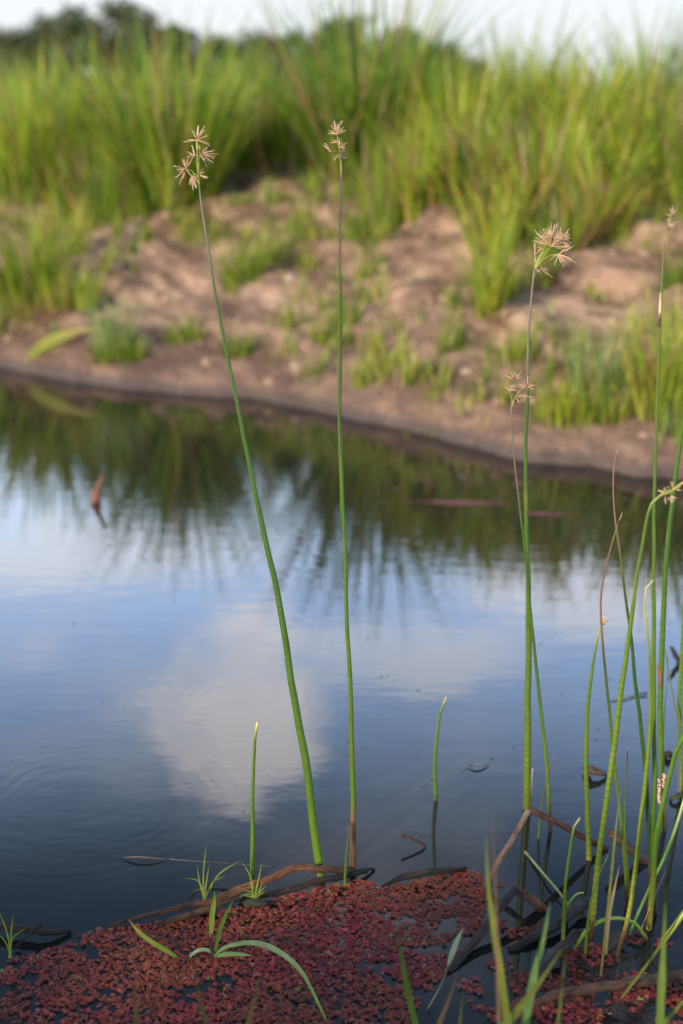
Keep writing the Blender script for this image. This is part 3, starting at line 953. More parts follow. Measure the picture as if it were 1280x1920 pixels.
stalk([(474, 1650), (474, 1500), (478, 1420), (481, 1375), (484, 1354)], 9.5, 4.5, [(0, DARKG), (.05, (.15, .26, .014)), (.9, (.13, .25, .016)), (.95, YEL), (1, (.4, .4, .12))],
      'short straight green shoot at the left, blunt topped, beside the leaning stalk', cat='sedge shoot', name='sedge_shoot', ring=.7)
stalk([(816, 1500), (814, 1440), (818, 1380), (825, 1335), (836, 1306)], 8, 4.5, [(0, DARKB), (.03, (.14, .24, .014)), (.9, (.13, .24, .016)), (.96, YEL), (1, (.35, .27, .14))],
      'lone short shoot out in open water, its tip curving to the right', cat='sedge shoot', name='sedge_shoot', ring=.7)
stalk([(645, 1662), (649, 1600), (653, 1551)], 5.5, 1.2, [(0, LIME), (1, GREEN)], 'needle thin green shoot poking out of the red fern by the brown based stalk', cat='sedge shoot', name='sedge_shoot', ring=0)
stalk([(1008, 1572), (1015, 1510), (1026, 1455), (1037, 1413)], 4.5, 1.5, [(0, LIME), (.4, (.14, .18, .03)), (.55, (.10, .06, .05)), (1, (.10, .06, .05))],
      'thin shoot withered dark brown in its upper half, behind the bent brown reed', cat='sedge shoot', name='sedge_shoot', ring=.3)
stalk([(994, 1495), (996, 1470), (998, 1440)], 2.4, 1.0, [(0, (.2, .12, .1)), (.5, (.3, .2, .16)), (1, (.6, .58, .5))],
      'tiny pale dead shoot right beside the foot of the thickest stalk', cat='sedge shoot', name='sedge_shoot', ring=0)


def bud9(t, P):
    flower_head(t, (1124, 1178), P[-1].y, [((1129, 1171), [(1138, 1160), (1132, 1156), (1128, 1157), (1138, 1165), (1136, 1157), (1134, 1170)])], rays=3, thick=1.0, ray_col=(.22, .25, .05))


stalk([(1103, 1612), (1100, 1500), (1099, 1400), (1103, 1320), (1110, 1250), (1119, 1200), (1124, 1178)], 10.5, 4, [(0, (.30, .25, .03)), (.08, (.20, .28, .016)), (.9, (.13, .24, .016)), (1, YEL)],
      'short ringed stalk bowing right, tipped with a small orange bud', head=bud9, ring=.9, mid=8.5)
stalk([(1173, 1706), (1172, 1651), (1167, 1590), (1159, 1492), (1152, 1440), (1143, 1350), (1135, 1270), (1128, 1190), (1126, 1150), (1128, 1100), (1138, 1050), (1148, 1010), (1158, 978), (1164, 962)], 7, 2.2,
      [(0, DARKB), (.06, DARKB), (.08, (.2, .28, .02)), (.4, (.12, .21, .016)), (.66, (.10, .12, .03)), (.72, (.16, .08, .05)), (.9, (.15, .08, .045)), (.95, (.2, .26, .03)), (1, (.24, .14, .06))],
      'slender S curved stalk, green below and brown above, passing the orange bud', ring=.5, mid=6)
stalk([(1214, 1712), (1218, 1610), (1211, 1490), (1207, 1440), (1200, 1370), (1192, 1300), (1182, 1200), (1172, 1130), (1160, 1020), (1152, 960), (1149, 890), (1153, 855), (1160, 834)], 8.5, 2,
      [(0, DARKB), (.10, (.12, .07, .03)), (.14, DARKG), (.5, (.05, .12, .014)), (.75, (.09, .12, .03)), (.85, (.17, .11, .07)), (1, (.2, .1, .07))],
      'dark green stalk leaning left across the others, ending in a bare brown hook', ring=.35, mid=7)


def head12(t, P):
    flower_head(t, (1240, 928), P[-2].y, [fan((1246, 926), 6, 15, 60, 300), fan((1262, 916), 5, 14, -30, 120), ((1258, 930), [(1270, 934), (1262, 942), (1254, 938)])], rays=1.6, thick=.9)


stalk([(1104, 1785), (1108, 1745), (1118, 1644), (1130, 1545), (1144, 1440), (1152, 1385), (1167, 1267), (1179, 1185), (1194, 1080), (1206, 1010), (1215, 960), (1223, 940), (1236, 929), (1258, 920), (1280, 902), (1310, 888)], 11, 4.5,
      [(0, DARKB), (.06, (.12, .06, .02)), (.09, (.28, .28, .03)), (.2, (.22, .31, .016)), (.6, (.17, .28, .016)), (.88, (.13, .22, .02)), (1, (.32, .30, .06))],
      'bright lime stalk leaning right, nodding over at the top with a tan spray', head=head12, ring=.85, mid=10.5)
stalk([(1151, 1815), (1163, 1768), (1174, 1728), (1186, 1651), (1198, 1557), (1212, 1440), (1217, 1361), (1219, 1267), (1217, 1211), (1211, 1162), (1210, 1122), (1212, 1099), (1217, 1091), (1224, 1088)], 9, 3,
      [(0, DARKB), (.1, (.13, .06, .02)), (.14, (.28, .27, .03)), (.3, (.22, .30, .016)), (.8, (.20, .28, .02)), (.93, (.30, .30, .06)), (1, TAN)],
      'lime stalk with a dark foot, hooked over pale and dry at its tip', ring=.6, mid=8.5)


def head14(t, P):
    flower_head(t, (1251, 432), P[-1].y, [((1255, 420), [(1250, 410), (1266, 417), (1258, 408), (1274, 415), (1263, 424), (1262, 430)]), ((1256, 405), [(1257, 391), (1252, 402), (1262, 398)]),
                ((1260, 403), [(1268, 391), (1271, 397), (1259, 394), (1263, 410)]), ((1252, 428), [(1249, 420), (1256, 433), (1260, 424)])], rays=1.2, thick=.7)


def band14(t, P):
    # the split, bleached sheath half way up
    Yh = P[0].y
    C = spline([at(1236, 590, Yh), at(1238, 548, Yh)], 8)
    tube_obj('pale_sheath', C, np.linspace(2.75, 2.35, 8) * pxm(P[0]) * .94, ramp([(0, (.45, .30, .16)), (.3, (.5, .40, .25)), (.7, (.42, .36, .2)), (1, (.2, .26, .06))], np.linspace(0, 1, 8)), M_stem, t, 8)
    C = spline([at(1235, 612, Yh), at(1236, 595, Yh)], 6)
    tube_obj('dark_node', C, np.full(6, 2.9) * pxm(P[0]) * .94, np.tile([(.08, .03, .02)], (6, 1)), M_stem, t, 8)


stalk([(1228, 1712), (1222, 1651), (1224, 1534), (1226, 1478), (1225, 1080), (1227, 930), (1232, 730), (1235, 605), (1238, 555), (1243, 480), (1247, 450), (1251, 433)], 9.5, 3.2,
      [(0, DARKB), (.04, (.08, .12, .02)), (.1, (.10, .20, .014)), (.4, (.13, .24, .016)), (.7, (.13, .22, .03)), (.95, (.2, .26, .03)), (.98, (.16, .09, .05)), (1, (.2, .16, .05))],
      'tallest straight stalk near the right edge, with a bleached scar and brown tuft on top', head=head14, extra=band14, ring=.3, mid=7.5)
M_egg = simple('pink_eggs', (0.70, 0.36, 0.29), .5, 300, .8, .0005)


stalk([(1244, 1556), (1243, 1517), (1239, 1440), (1238, 1314), (1242, 1197), (1246, 1080), (1257, 960), (1262, 920), (1280, 805), (1297, 700)], 10.5, 7,
      [(0, DARKB), (.05, (.10, .05, .03)), (.06, (.28, .30, .03)), (.15, (.14, .25, .014)), (.6, GREEN), (1, (.10, .2, .016))],
      'strong green stalk leaning right out of the frame, a brown foot in the water', ring=.45, mid=10)
stalk([(1276, 1492), (1275, 1432), (1274, 1314), (1280, 1190), (1286, 1060), (1290, 930)], 9.5, 7, [(0, DARKB), (.04, YEL), (.1, (.2, .29, .016)), (1, GREEN)],
      'ringed green stalk half cut off by the right edge', ring=.7)
stalk([(1215, 1742), (1217, 1721), (1224, 1650), (1228, 1580), (1240, 1510), (1257, 1440), (1266, 1408), (1281, 1380), (1305, 1330)], 12, 8,
      [(0, (.28, .2, .03)), (.1, (.28, .3, .03)), (.3, (.13, .24, .016)), (1, (.10, .21, .016))], 'thick green stalk curving off to the right from the clump', ring=.3)
stalk([(1054, 1794), (1056, 1721), (1060, 1651), (1067, 1592), (1074, 1550), (1079, 1538), (1085, 1533)], 8, 4, [(0, REDB), (.08, (.3, .22, .03)), (.25, (.22, .31, .02)), (.9, (.14, .26, .02)), (1, (.35, .30, .12))],
      'short lime shoot with a rusty foot, nodding right, in front of the bent reed', cat='sedge shoot', name='sedge_shoot', ring=.5)
stalk([(1097, 1810), (1098, 1768), (1106, 1698), (1121, 1646), (1131, 1622), (1140, 1602)], 6.5, 2, [(0, YEL), (.1, (.24, .33, .02)), (1, (.12, .22, .02))],
      'short pointed green shoot crossing the bright lime stalk', cat='sedge shoot', name='sedge_shoot', ring=.2)
stalk([(1179, 1680), (1176, 1640), (1171, 1580), (1170, 1545), (1173, 1455), (1176, 1409)], 5.5, 2, [(0, (.25, .28, .02)), (.5, (.14, .24, .016)), (.9, DARKG), (1, (.12, .06, .04))],
      'thin straight shoot with a dark point between the lime stalks', cat='sedge shoot', name='sedge_shoot', ring=.3)
stalk([(1240, 1560), (1241, 1440), (1245, 1330), (1250, 1260), (1251, 1222)], 4, 1.5, [(0, DARKG), (.7, GREEN), (1, (.15, .10, .05))],
      'thin shoot hugging the strong right leaning stalk', cat='sedge shoot', name='sedge_shoot', ring=.2)
stalk([(1272, 1500), (1273, 1396), (1270, 1357), (1261, 1303), (1252, 1244), (1245, 1205)], 4, 2, [(0, (.14, .12, .06)), (.4, (.15, .16, .06)), (1, (.25, .3, .05))],
      'thin bleached shoot slanting left towards the strong stalk', cat='sedge shoot', name='sedge_shoot', ring=.2)


def arch(name, P, w, stops, label, cat, mat=None, sides=8, ring=.2, w1=None, group=None):
    n = 40; C = spline(P, n); t = np.linspace(0, 1, n); m = pxm(P[0])
    o = tube_obj(name, C, np.linspace(w, w1 or w * .7, n) * m / 2, ramp(stops, t), mat or M_stem, None, sides, 0, np.full(n, ring), origin=tuple(P[0]))
    return tag(o, label, cat, group)


b0, b1 = onz(1075, 1790), onz(1212, 1762)
yy = lambda k: b0.y + (b1.y - b0.y) * k
arch('sedge_shoot', [b0, at(1085, 1763, yy(.07)), at(1102, 1742, yy(.2)), at(1121, 1729, yy(.35)), at(1144, 1722, yy(.5)), at(1167, 1723, yy(.65)), at(1191, 1733, yy(.85)), b1], 9,
     [(0, YEL), (.2, (.2, .29, .02)), (1, (.12, .22, .02))], 'green shoot arching right back down to the water among the stalk feet', 'sedge shoot', w1=6)
arch('sedge_shoot', [onz(1236, 1775), onz(1244, 1762, .012), onz(1261, 1740, .03), onz(1282, 1710, .05), onz(1320, 1660, .08)], 12, [(0, (.2, .1, .04)), (.15, YEL), (1, (.2, .27, .02))],
     'yellowish green stem lying low towards the right edge', 'sedge shoot', ring=.1)
arch('sedge_shoot', [onz(983, 1597), onz(1015, 1635, .006), onz(1048, 1674, .008), onz(1068, 1702, .002)], 5.5, [(0, (.2, .16, .05)), (.4, (.22, .24, .04)), (1, (.24, .26, .04))],
     'broken yellowish stem floating aslant below the bent brown reed', 'sedge shoot', ring=0)
b0 = onz(1061, 1722)
arch('sedge_shoot', [b0, at(1066, 1694, b0.y), at(1076, 1680, b0.y), at(1084, 1675, b0.y), at(1093, 1674, b0.y)], 6, [(0, LIME), (.7, (.15, .25, .02)), (1, (.45, .3, .12))],
     'tiny curled green shoot with a tan tip', 'sedge shoot', w1=3, ring=0)
arch('sedge_shoot', [onz(1150, 1838), at(1170, 1780, 1.56), at(1190, 1725, 1.57), at(1224, 1650, 1.6), at(1250, 1595, 1.62), at(1268, 1545, 1.64), at(1290, 1470, 1.66)], 6,
     [(0, (.3, .3, .04)), (.4, (.13, .22, .02)), (.7, (.12, .22, .02)), (1, (.3, .3, .08))], 'long slack green blade sweeping from the mud up to the right edge', 'sedge blade', w1=7, ring=0)
arch('sedge_shoot', [onz(1165, 1840), at(1191, 1768, 1.56), at(1224, 1686, 1.58), at(1247, 1632, 1.6)], 5, [(0, (.10, .06, .04)), (.4, (.3, .17, .07)), (1, (.32, .14, .08))],
     'thin red brown dead blade slanting right among the stalk feet', 'sedge blade', w1=1.2, ring=0)

# snail eggs on the strong stalk, brown scrap of sheath
pe = onz(1244, 1556)
for (x0, y0, x1, y1, n, lab) in [(1234, 1460, 1235, 1506, 18, 'long row of pink snail eggs stuck on the left of the strong stalk'), (1244, 1452, 1241, 1476, 16, 'short clump of pink snail eggs on the right of the strong stalk')]:
    t = thing('snail_egg_cluster', tuple(at(x0, y1, pe.y)), lab, 'snail eggs', 'pink snail eggs on the sedge')
    for k in range(n * 2):
        f = random.random()
        c = at(x0 + (x1 - x0) * f + random.uniform(-2.2, 2.2), y0 + (y1 - y0) * f, pe.y - .005 + random.uniform(-.003, .002))
        V, T = lump_mesh('egg', .0016, M_egg, k)
        link_mesh('egg', np.array(V) + np.array(c), T, M_egg, t)
C = spline([at(1237, 1293, pe.y - .006), at(1236, 1270, pe.y - .007), at(1231, 1244, pe.y - .004)], 8)
tag(leaf_obj('sheath_scrap', C, np.array([1, 3, 5, 6.5, 7, 6, 4, 1]) * pxm(pe), np.tile([(.30, .11, .05)], (8, 1)), M_leaf, None, origin=tuple(pe)), 'rust brown scrap of leaf sheath clinging to the strong stalk', 'leaf scrap')


# ------------------------------------------------------------------ sticks, logs and bent dead reeds
def stick(name, P, w, stops, label, cat='stick', sides=9, rough=.10, n=None, parts=None, flat=1.0):
    L = sum((P[i + 1] - P[i]).length for i in range(len(P) - 1)); n = n or max(12, int(L / .008))
    C = spline(P, n); t = np.linspace(0, 1, n); m = pxm(P[0])
    if isinstance(w, (int, float)): w = [(0, w), (1, w)]
    wd = np.interp(t, [a for a, _ in w], [b for _, b in w]) * m / 2
    wd = wd * (1 + .08 * np.sin(t * n * .35 + 1) + rng.uniform(-.05, .05, n))
    C = C + rng.normal(0, .0006 if wd.max() > .002 else .0001, C.shape)
    o = tube_obj(name, C, wd, ramp(stops, t), M_wood, None, sides, rough, origin=tuple(P[0]), flat=flat)
    return tag(o, label, cat)


RB = [(0, (.08, .045, .03)), (.3, (.17, .075, .038)), (.6, (.21, .085, .038)), (.85, (.19, .085, .042)), (1, (.06, .035, .028))]
stick('fallen_branch', [onz(200, 1738, .002), onz(250, 1724, .006), onz(350, 1699, .012), onz(400, 1690, .016), onz(445, 1670, .022), onz(490, 1654, .03), onz(530, 1637, .036), onz(556, 1626, .038), onz(568, 1625, .038), onz(595, 1629, .034), onz(640, 1631, .018), onz(688, 1636, .003)],
      [(0, 5), (.25, 11), (.5, 16), (.75, 15), (.9, 12), (1, 5)], RB, 'long kinked reddish brown branch lying along the edge of the red fern')
BK = [(0, (.03, .02, .016)), (.5, (.055, .038, .028)), (1, (.03, .022, .018))]
stick('fallen_branch', [onz(448, 1690, .004), onz(500, 1676, .008), onz(545, 1667, .012), onz(590, 1654, .014), onz(640, 1643, .012), onz(700, 1630, .002)], [(0, 10), (.3, 14), (.8, 13), (1, 5)], BK,
      'blackened branch lying under the kinked reddish branch')
stick('fallen_branch', [onz(285, 1738, .002), onz(330, 1722, .006), onz(380, 1708, .010), onz(425, 1690, .012), onz(460, 1682, .008)], [(0, 7), (.5, 15), (1, 10)], [(0, (.09, .05, .03)), (.5, (.2, .1, .05)), (1, (.08, .05, .03))],
      'short brown branch tucked against the near side of the kinked reddish branch')
stick('twig', [onz(355, 1687, .012), onz(364, 1676, .02), onz(375, 1669, .026), onz(402, 1667, .024), onz(440, 1670, .012)], [(0, 4), (1, 6)], BK, 'thin dark bent twig behind the grass seedling on the branch')
stick('fallen_branch', [onz(712, 1662, .0), onz(755, 1645, .010), onz(805, 1634, .014), onz(850, 1630, .010), onz(872, 1628, .002)], [(0, 4), (.3, 14), (.7, 15), (1, 6)], [(0, (.025, .02, .018)), (.5, (.07, .055, .045)), (1, (.04, .03, .025))],
      'rotten dark branch half sunk along the right end of the red fern')
b0, b1 = onz(908, 1668), onz(1136, 1592); ya = onz(990, 1626).y
t = thing('bent_reed', tuple(b0), 'dead brown reed snapped into an upside down V over the water', 'dead reed')
ap = at(991, 1518, ya)
for nm, P, w, sts in [('near_half', [b0, (b0 * 2 + ap) / 3 + Vector((0, 0, .004)), (b0 + ap * 2) / 3, ap], (13, 11), [(0, (.12, .07, .045)), (.3, (.28, .17, .11)), (1, (.34, .22, .15))]),
                      ('far_half', [ap, (b1 + ap * 2) / 3 + Vector((0, 0, .002)), (b1 * 2 + ap) / 3, b1], (12, 12), [(0, (.20, .10, .065)), (.5, (.15, .07, .045)), (1, (.12, .06, .04))])]:
    C = spline(P, 30); o = tube_obj(nm, C, np.linspace(w[0], w[1], 30) * pxm(ap) / 2 * (1 + rng.uniform(-.06, .06, 30)), ramp(sts, np.linspace(0, 1, 30)), M_wood, t, 9, .08)
def fibres(t, ap, px, n=4):
    for k in range(n):
        e = ap + Vector((random.uniform(-10, 26) * px, random.uniform(-6, 6) * px, random.uniform(-14, 12) * px))
        C = spline([ap + Vector((random.uniform(-4, 4) * px, 0, random.uniform(-3, 3) * px)), (ap + e) / 2 + Vector((0, 0, 3 * px)), e], 6)
        tube_obj('torn_fibre', C, np.linspace(1.3, .4, 6) * px / 2 * 1.4, np.tile([(.22, .14, .09)], (6, 1)), M_wood, t, 5)
fibres(t, ap, pxm(ap), 5)
b0 = onz(838, 1822, .0); ya = onz(964, 1712).y; ap = at(964, 1668, ya); b1 = onz(1018, 1706)
t = thing('bent_reed', tuple(b0), 'dark wet reed bent sharply down at its right end, lying across the fern edge', 'dead reed')
for nm, P, w, sts in [('long_half', [b0, b0 * .6 + ap * .4 + Vector((0, 0, -.004)), b0 * .25 + ap * .75, ap], (15, 15), [(0, (.05, .035, .028)), (.5, (.08, .05, .038)), (1, (.06, .045, .04))]),
                      ('short_half', [ap, (ap + b1) / 2 + Vector((0, 0, .003)), b1], (15, 19), [(0, (.10, .05, .035)), (.4, (.24, .11, .055)), (1, (.20, .09, .045))])]:
    C = spline(P, 26); tube_obj(nm, C, np.linspace(w[0], w[1], 26) * pxm(ap) / 2 * (1 + rng.uniform(-.06, .06, 26)), ramp(sts, np.linspace(0, 1, 26)), M_wood, t, 9, .1)
fibres(t, ap, pxm(ap), 4)
Yk = onz(1150, 1617).y
stick('broken_stick', [at(1143, 1560, Yk), at(1172, 1585, Yk), at(1205, 1612, Yk), at(1225, 1628, Yk)], [(0, 15), (.5, 19), (1, 17)], [(0, (.12, .07, .05)), (.5, (.07, .045, .035)), (1, (.08, .055, .04))],
      'stout broken stick end rising from the water among the right stalks', 'broken stick', rough=.12)
GL = [(0, (.035, .03, .027)), (.5, (.085, .075, .065)), (1, (.05, .042, .038))]
stick('sunken_log', [onz(955, 1785, .0), onz(1000, 1757, .006), onz(1040, 1735, .012), onz(1075, 1707, .016), onz(1104, 1688, .014)], [(0, 12), (.5, 24), (.9, 22), (1, 12)], GL, 'grey weathered log lying in the water below the bent brown reed', 'log', rough=.14)
stick('sunken_log', [onz(990, 1850, .0), onz(1025, 1800, .012), onz(1060, 1768, .02), onz(1078, 1752, .024), onz(1095, 1748, .02)], [(0, 10), (.5, 20), (.85, 22), (1, 14)], GL, 'smaller grey log with a rounded end, in front of the weathered log', 'log', rough=.12)
stick('sunken_log', [onz(1120, 1795, .005), onz(1140, 1770, .02), onz(1155, 1757, .024), onz(1168, 1758, .01)], [(0, 18), (.5, 30), (1, 18)], GL, 'stubby grey stump of wood between the stalk feet', 'log', rough=.15)
stick('fallen_branch', [at(975, 1960, 1.38), at(990, 1918, 1.39), at(1008, 1886, 1.4), at(1038, 1866, 1.41), at(1090, 1856, 1.42), at(1165, 1846, 1.43), at(1280, 1828, 1.46), at(1400, 1800, 1.5)], [(0, 19), (.5, 21), (1, 24)],
      [(0, (.19, .085, .05)), (.25, (.16, .08, .05)), (.5, (.13, .07, .045)), (1, (.09, .055, .04))], 'long crooked brown branch across the near right corner', rough=.06)
stick('fallen_branch', [onz(-60, 1722, .01), onz(0, 1735, .012), onz(50, 1742, .012), onz(90, 1748, .010), onz(134, 1746, .002)], [(0, 16), (.6, 16), (1, 8)], BK, 'dark wet branch sticking in from the left edge')
stick('twig', [onz(30, 1776, .004), onz(52, 1755, .014), onz(75, 1733, .018), onz(79, 1737, .014)], [(0, 5), (1, 4)], BK, 'thin dark twig propped on the branch at the left edge')
Yk = onz(770, 1589).y
stick('twig', [at(753, 1565, Yk), at(765, 1570, Yk), at(778, 1576, Yk), at(791, 1583, Yk), at(797, 1590, Yk)], [(0, 4.5), (1, 6)], [(0, (.13, .07, .04)), (1, (.06, .04, .03))], 'small twig poking out of open water left of the bent brown reed')
p = onz(183, 940)
stick('twig', [p - Vector((0, 0, .02)), at(180, 925, p.y), at(186, 912, p.y), at(190, 900, p.y), at(194, 888, p.y)], [(0, 14), (.3, 17), (.6, 9), (1, 7)], [(0, (.22, .08, .05)), (.4, (.30, .12, .07)), (1, (.22, .12, .09))], 'reddish stub of wood standing in the far water at left', 'stick')
p = onz(1272, 1244)
stick('twig', [p - Vector((0, 0, .01)), at(1272, 1240, p.y), at(1264, 1226, p.y), at(1257, 1212, p.y)], [(0, 11), (.8, 9), (1, 6)], BK, 'short black stick poking out of the water at the right edge', 'stick')
stick('driftwood', [onz(1096, 1440, .006), onz(1108, 1444, .012), onz(1125, 1450, .008), onz(1146, 1455, .0)], [(0, 12), (.3, 18), (.8, 9), (1, 3)], [(0, (.06, .04, .035)), (.5, (.12, .075, .05)), (1, (.08, .055, .045))], 'wedge of dark driftwood floating behind the ringed bowing stalk', 'driftwood', flat=.6)
stick('driftwood', [onz(1244, 1416, .004), onz(1252, 1414, .008), onz(1260, 1421, .002)], [(0, 10), (.5, 14), (1, 6)], BK, 'small black chip of driftwood near the right edge', 'driftwood')
stick('driftwood', [onz(1254, 1498, .002), onz(1266, 1494, .008), onz(1284, 1490, .006)], [(0, 4), (.6, 12), (1, 12)], [(0, (.09, .11, .03)), (.5, (.08, .10, .03)), (1, (.04, .04, .02))], 'mossy chip of driftwood at the right edge', 'driftwood')
stick('floating_straw', [onz(1142, 1314, .001), onz(1165, 1311, .002), onz(1190, 1304, .002), onz(1211, 1300, .003)], [(0, 2), (.8, 3), (1, 5)], [(0, (.2, .2, .16)), (.85, (.24, .22, .16)), (1, (.04, .03, .03))], 'pale straw floating flat behind the right stalks', 'straw')
stick('floating_straw', [onz(318, 1611, .0), onz(385, 1616, .0003), onz(455, 1621, .0003), onz(520, 1626, .0)], [(0, 1.5), (1, 1.0)], [(0, (.40, .36, .30)), (1, (.34, .31, .27))], 'long thin straw floating right of the curled grey leaf at left', 'straw', sides=5, rough=0)
stick('floating_straw', [onz(772, 1484, .0), onz(820, 1463, .0003), onz(876, 1441, .0003)], [(0, 1.0), (1, 1.4)], [(0, (.42, .37, .30)), (1, (.42, .37, .30))], 'thin straw trailing from the pale curled leaf in open water', 'straw', sides=5, rough=0)
for (x0, y0), (x1, y1), w, col, lab in [((230, 1608), (313, 1611), 9, (.16, .13, .11), 'curled grey leaf floating alone in the dark water at left'), ((876, 1437), (917, 1433), 9, (.22, .19, .16), 'pale curled leaf floating in open water right of the lone shoot')]:
    P = [onz(x0, y0, .002), onz((x0 * 2 + x1) / 3, (y0 * 2 + y1) / 3 - 2, .006), onz((x0 + x1 * 2) / 3, (y0 + 2 * y1) / 3 - 1, .005), onz(x1, y1, .001)]
    C = spline(P, 12)
    tag(leaf_obj('floating_leaf', C, np.interp(np.linspace(0, 1, 12), [0, .2, .7, 1], [2, w * .8, w * .7, 1]) * pxm(P[0]), np.tile([col], (12, 1)), M_leaf, None, side=(0, 1, 0), fold=-.7, origin=tuple(P[0])), lab, 'floating leaf')


# ------------------------------------------------------------------ red floating fern
def inside(px, py, poly_):
    c = np.zeros(len(px), bool); n = len(poly_)
    for i in range(n):
        (x0, y0), (x1, y1) = poly_[i], poly_[i - 1]
        c ^= ((y0 > py) != (y1 > py)) & (px < (x1 - x0) * (py - y0) / (y1 - y0 + 1e-9) + x0)
    return c


def project(x, y, z):
    cp, sp = math.cos(PITCH), math.sin(PITCH)
    d = y * cp - (z - CAMH) * sp; v = y * sp + (z - CAMH) * cp
    return 640 + F * x / d, 960 - F * v / d


MAT_POLY = [(-400, 1850), (-60, 1830), (30, 1800), (70, 1782), (120, 1765), (170, 1748), (250, 1738), (330, 1725), (430, 1708), (500, 1690), (560, 1676), (610, 1662), (650, 1655), (690, 1652), (715, 1668), (760, 1655), (800, 1645), (850, 1634),
            (885, 1632), (905, 1650), (915, 1690), (900, 1720), (905, 1745), (880, 1775), (840, 1815), (800, 1860), (760, 1930), (720, 2100), (-500, 2100)]
PATCH = [(1015, 1845, 40), (1110, 1812, 38), (1085, 1795, 26), (1190, 1760, 20), (960, 1845, 40), (940, 1810, 22), (1230, 1835, 40), (1190, 1870, 50), (1130, 1880, 45), (930, 1880, 40), (970, 1900, 50), (1060, 1905, 60), (1250, 1890, 60),
         (960, 1752, 14), (985, 1748, 16), (935, 1735, 18), (1010, 1738, 10), (1240, 1770, 14), (938, 1660, 6), (960, 1773, 9), (1150, 1840, 22), (890, 1850, 26), (1100, 1835, 25)]
N = 110000
fx = rng.uniform(-1.0, .75, N); fy = rng.uniform(1.15, 1.78, N)
PX, PY = project(fx, fy, 0)
mask = inside(PX, PY, MAT_POLY)
dens = fbm(fx * 22, fy * 30, 61, 3) * .9 + fbm(fx * 70, fy * 80, 62, 2) * .55
thin = np.interp(PX, [-100, 100, 400, 650, 800, 900], [.02, .0, .13, .16, .02, -.06]) + np.interp(PY, [1640, 1720, 1850, 1960], [.1, .08, .02, .0])
keep = mask & (dens + thin > -.06)
for a, b, r in PATCH:
    q = ((PX - a) / (r * 1.25))**2 + ((PY - b) / (r * .55))**2
    keep |= (q < 1) & (dens > -.06) & (rng.random(N) < .75) & ~mask
fx, fy = fx[keep], fy[keep]
# thin out plants that sit on top of each other
cell, sel = {}, []
for i in range(len(fx)):
    k = (int(fx[i] / .0041), int(fy[i] / .0045))
    if cell.get(k, 0) < 1: cell[k] = 1; sel.append(i)
fx, fy = fx[sel], fy[sel]; N = len(fx)
fz = np.maximum(terrain(fx, fy), 0)


def fern_proto(g):
    """one plant: forked arms carrying small fleshy scale leaves"""
    V, T = [], []
    for arm in range(g.integers(5, 8)):
        a = g.uniform(0, 6.28); L = g.uniform(.45, .95)
        for k in range(6):
            f = (k + .5) / 6 * L; b = a + g.uniform(-.45, .45)
            c = np.array((f * math.cos(b), f * math.sin(b), .12 + .34 * g.random() * (1.1 - f)))
            r = .115 * g.uniform(.65, 1.3); q = len(V); ph = g.uniform(0, 6.28); tx, ty = g.uniform(-.08, .08, 2)
            for j in range(4):
                th = ph + j * 1.571; V.append(c + np.array((r * math.cos(th), r * math.sin(th), -.07 + g.uniform(-.07, .07))))
            V.append(c + np.array((tx, ty, .09)))
            T += [(q + j, q + (j + 1) % 4, q + 4) for j in range(4)]
    return np.array(V), np.array(T)


g = np.random.default_rng(5); PR = [fern_proto(g) for _ in range(8)]
Vs, Ts, Cs, off = [], [], [], 0
tone = fbm(fx * 12, fy * 12, 66, 3)
for i in range(N):
    V, T = PR[i % 8]; a = rng.uniform(0, 6.28); s = .0043 * rng.uniform(.6, 1.7)
    ca, sa = math.cos(a), math.sin(a)
    Vs.append(np.stack([(V[:, 0] * ca - V[:, 1] * sa) * s + fx[i], (V[:, 0] * sa + V[:, 1] * ca) * s + fy[i], V[:, 2] * s * 1.05 + fz[i] + rng.uniform(-.001, .0025)], 1)); Ts.append(T + off); off += len(V)
    q = np.clip(.5 + tone[i] * 1.6 + rng.normal(0, .28), 0, 1)
    c = np.array((.25, .036, .048)) * (1 - q) + np.array((.29, .095, .046)) * q
    u = rng.random()
    if u < .006: c = np.array((.2, .28, .06))
    elif u < .05: c = np.array((.30, .13, .11))
    elif u < .09: c = np.array((.13, .07, .04))
    Cs.append(np.clip(c * (1.22, 1.05, 0.98) * rng.uniform(.65, 1.2) * rng.uniform(.8, 1.2, (len(V), 1)), 0, 1))
fern = link_mesh('floating_fern', np.vstack(Vs), np.vstack(Ts), M_fern, None, {'col': np.vstack(Cs)}, smooth=False)
tag(fern, 'mat of small dark red floating fern covering the near water', 'floating fern', kind='stuff')
for cx, cy, w, h, n, lab in [(862, 943, 80, 7, 420, 'pink streak of floating fern on the far water left of the thick stalk'), (1015, 964, 42, 4, 140, 'short pink streak of floating fern just right of the thick stalk')]:
    Vs, Ts, Cs, off = [], [], [], 0
    for k in range(n):
        u = random.gauss(0, .45); p = onz(cx + u * w, cy + u * h * .3 + random.gauss(0, .42) * h * .7 * (1 - min(.8, abs(u))))
        V, T = PR[k % 8]; s = .008
        Vs.append(V * s * np.array((1, 1, .6)) + np.array(p)); Ts.append(T + off); off += len(V); Cs.append(np.tile([(.20, .075, .085)], (len(V), 1)) * random.uniform(.8, 1.2))
    tag(link_mesh('fern_streak', np.vstack(Vs), np.vstack(Ts), M_fern, None, {'col': np.vstack(Cs)}, smooth=False), lab, 'floating fern', kind='stuff')


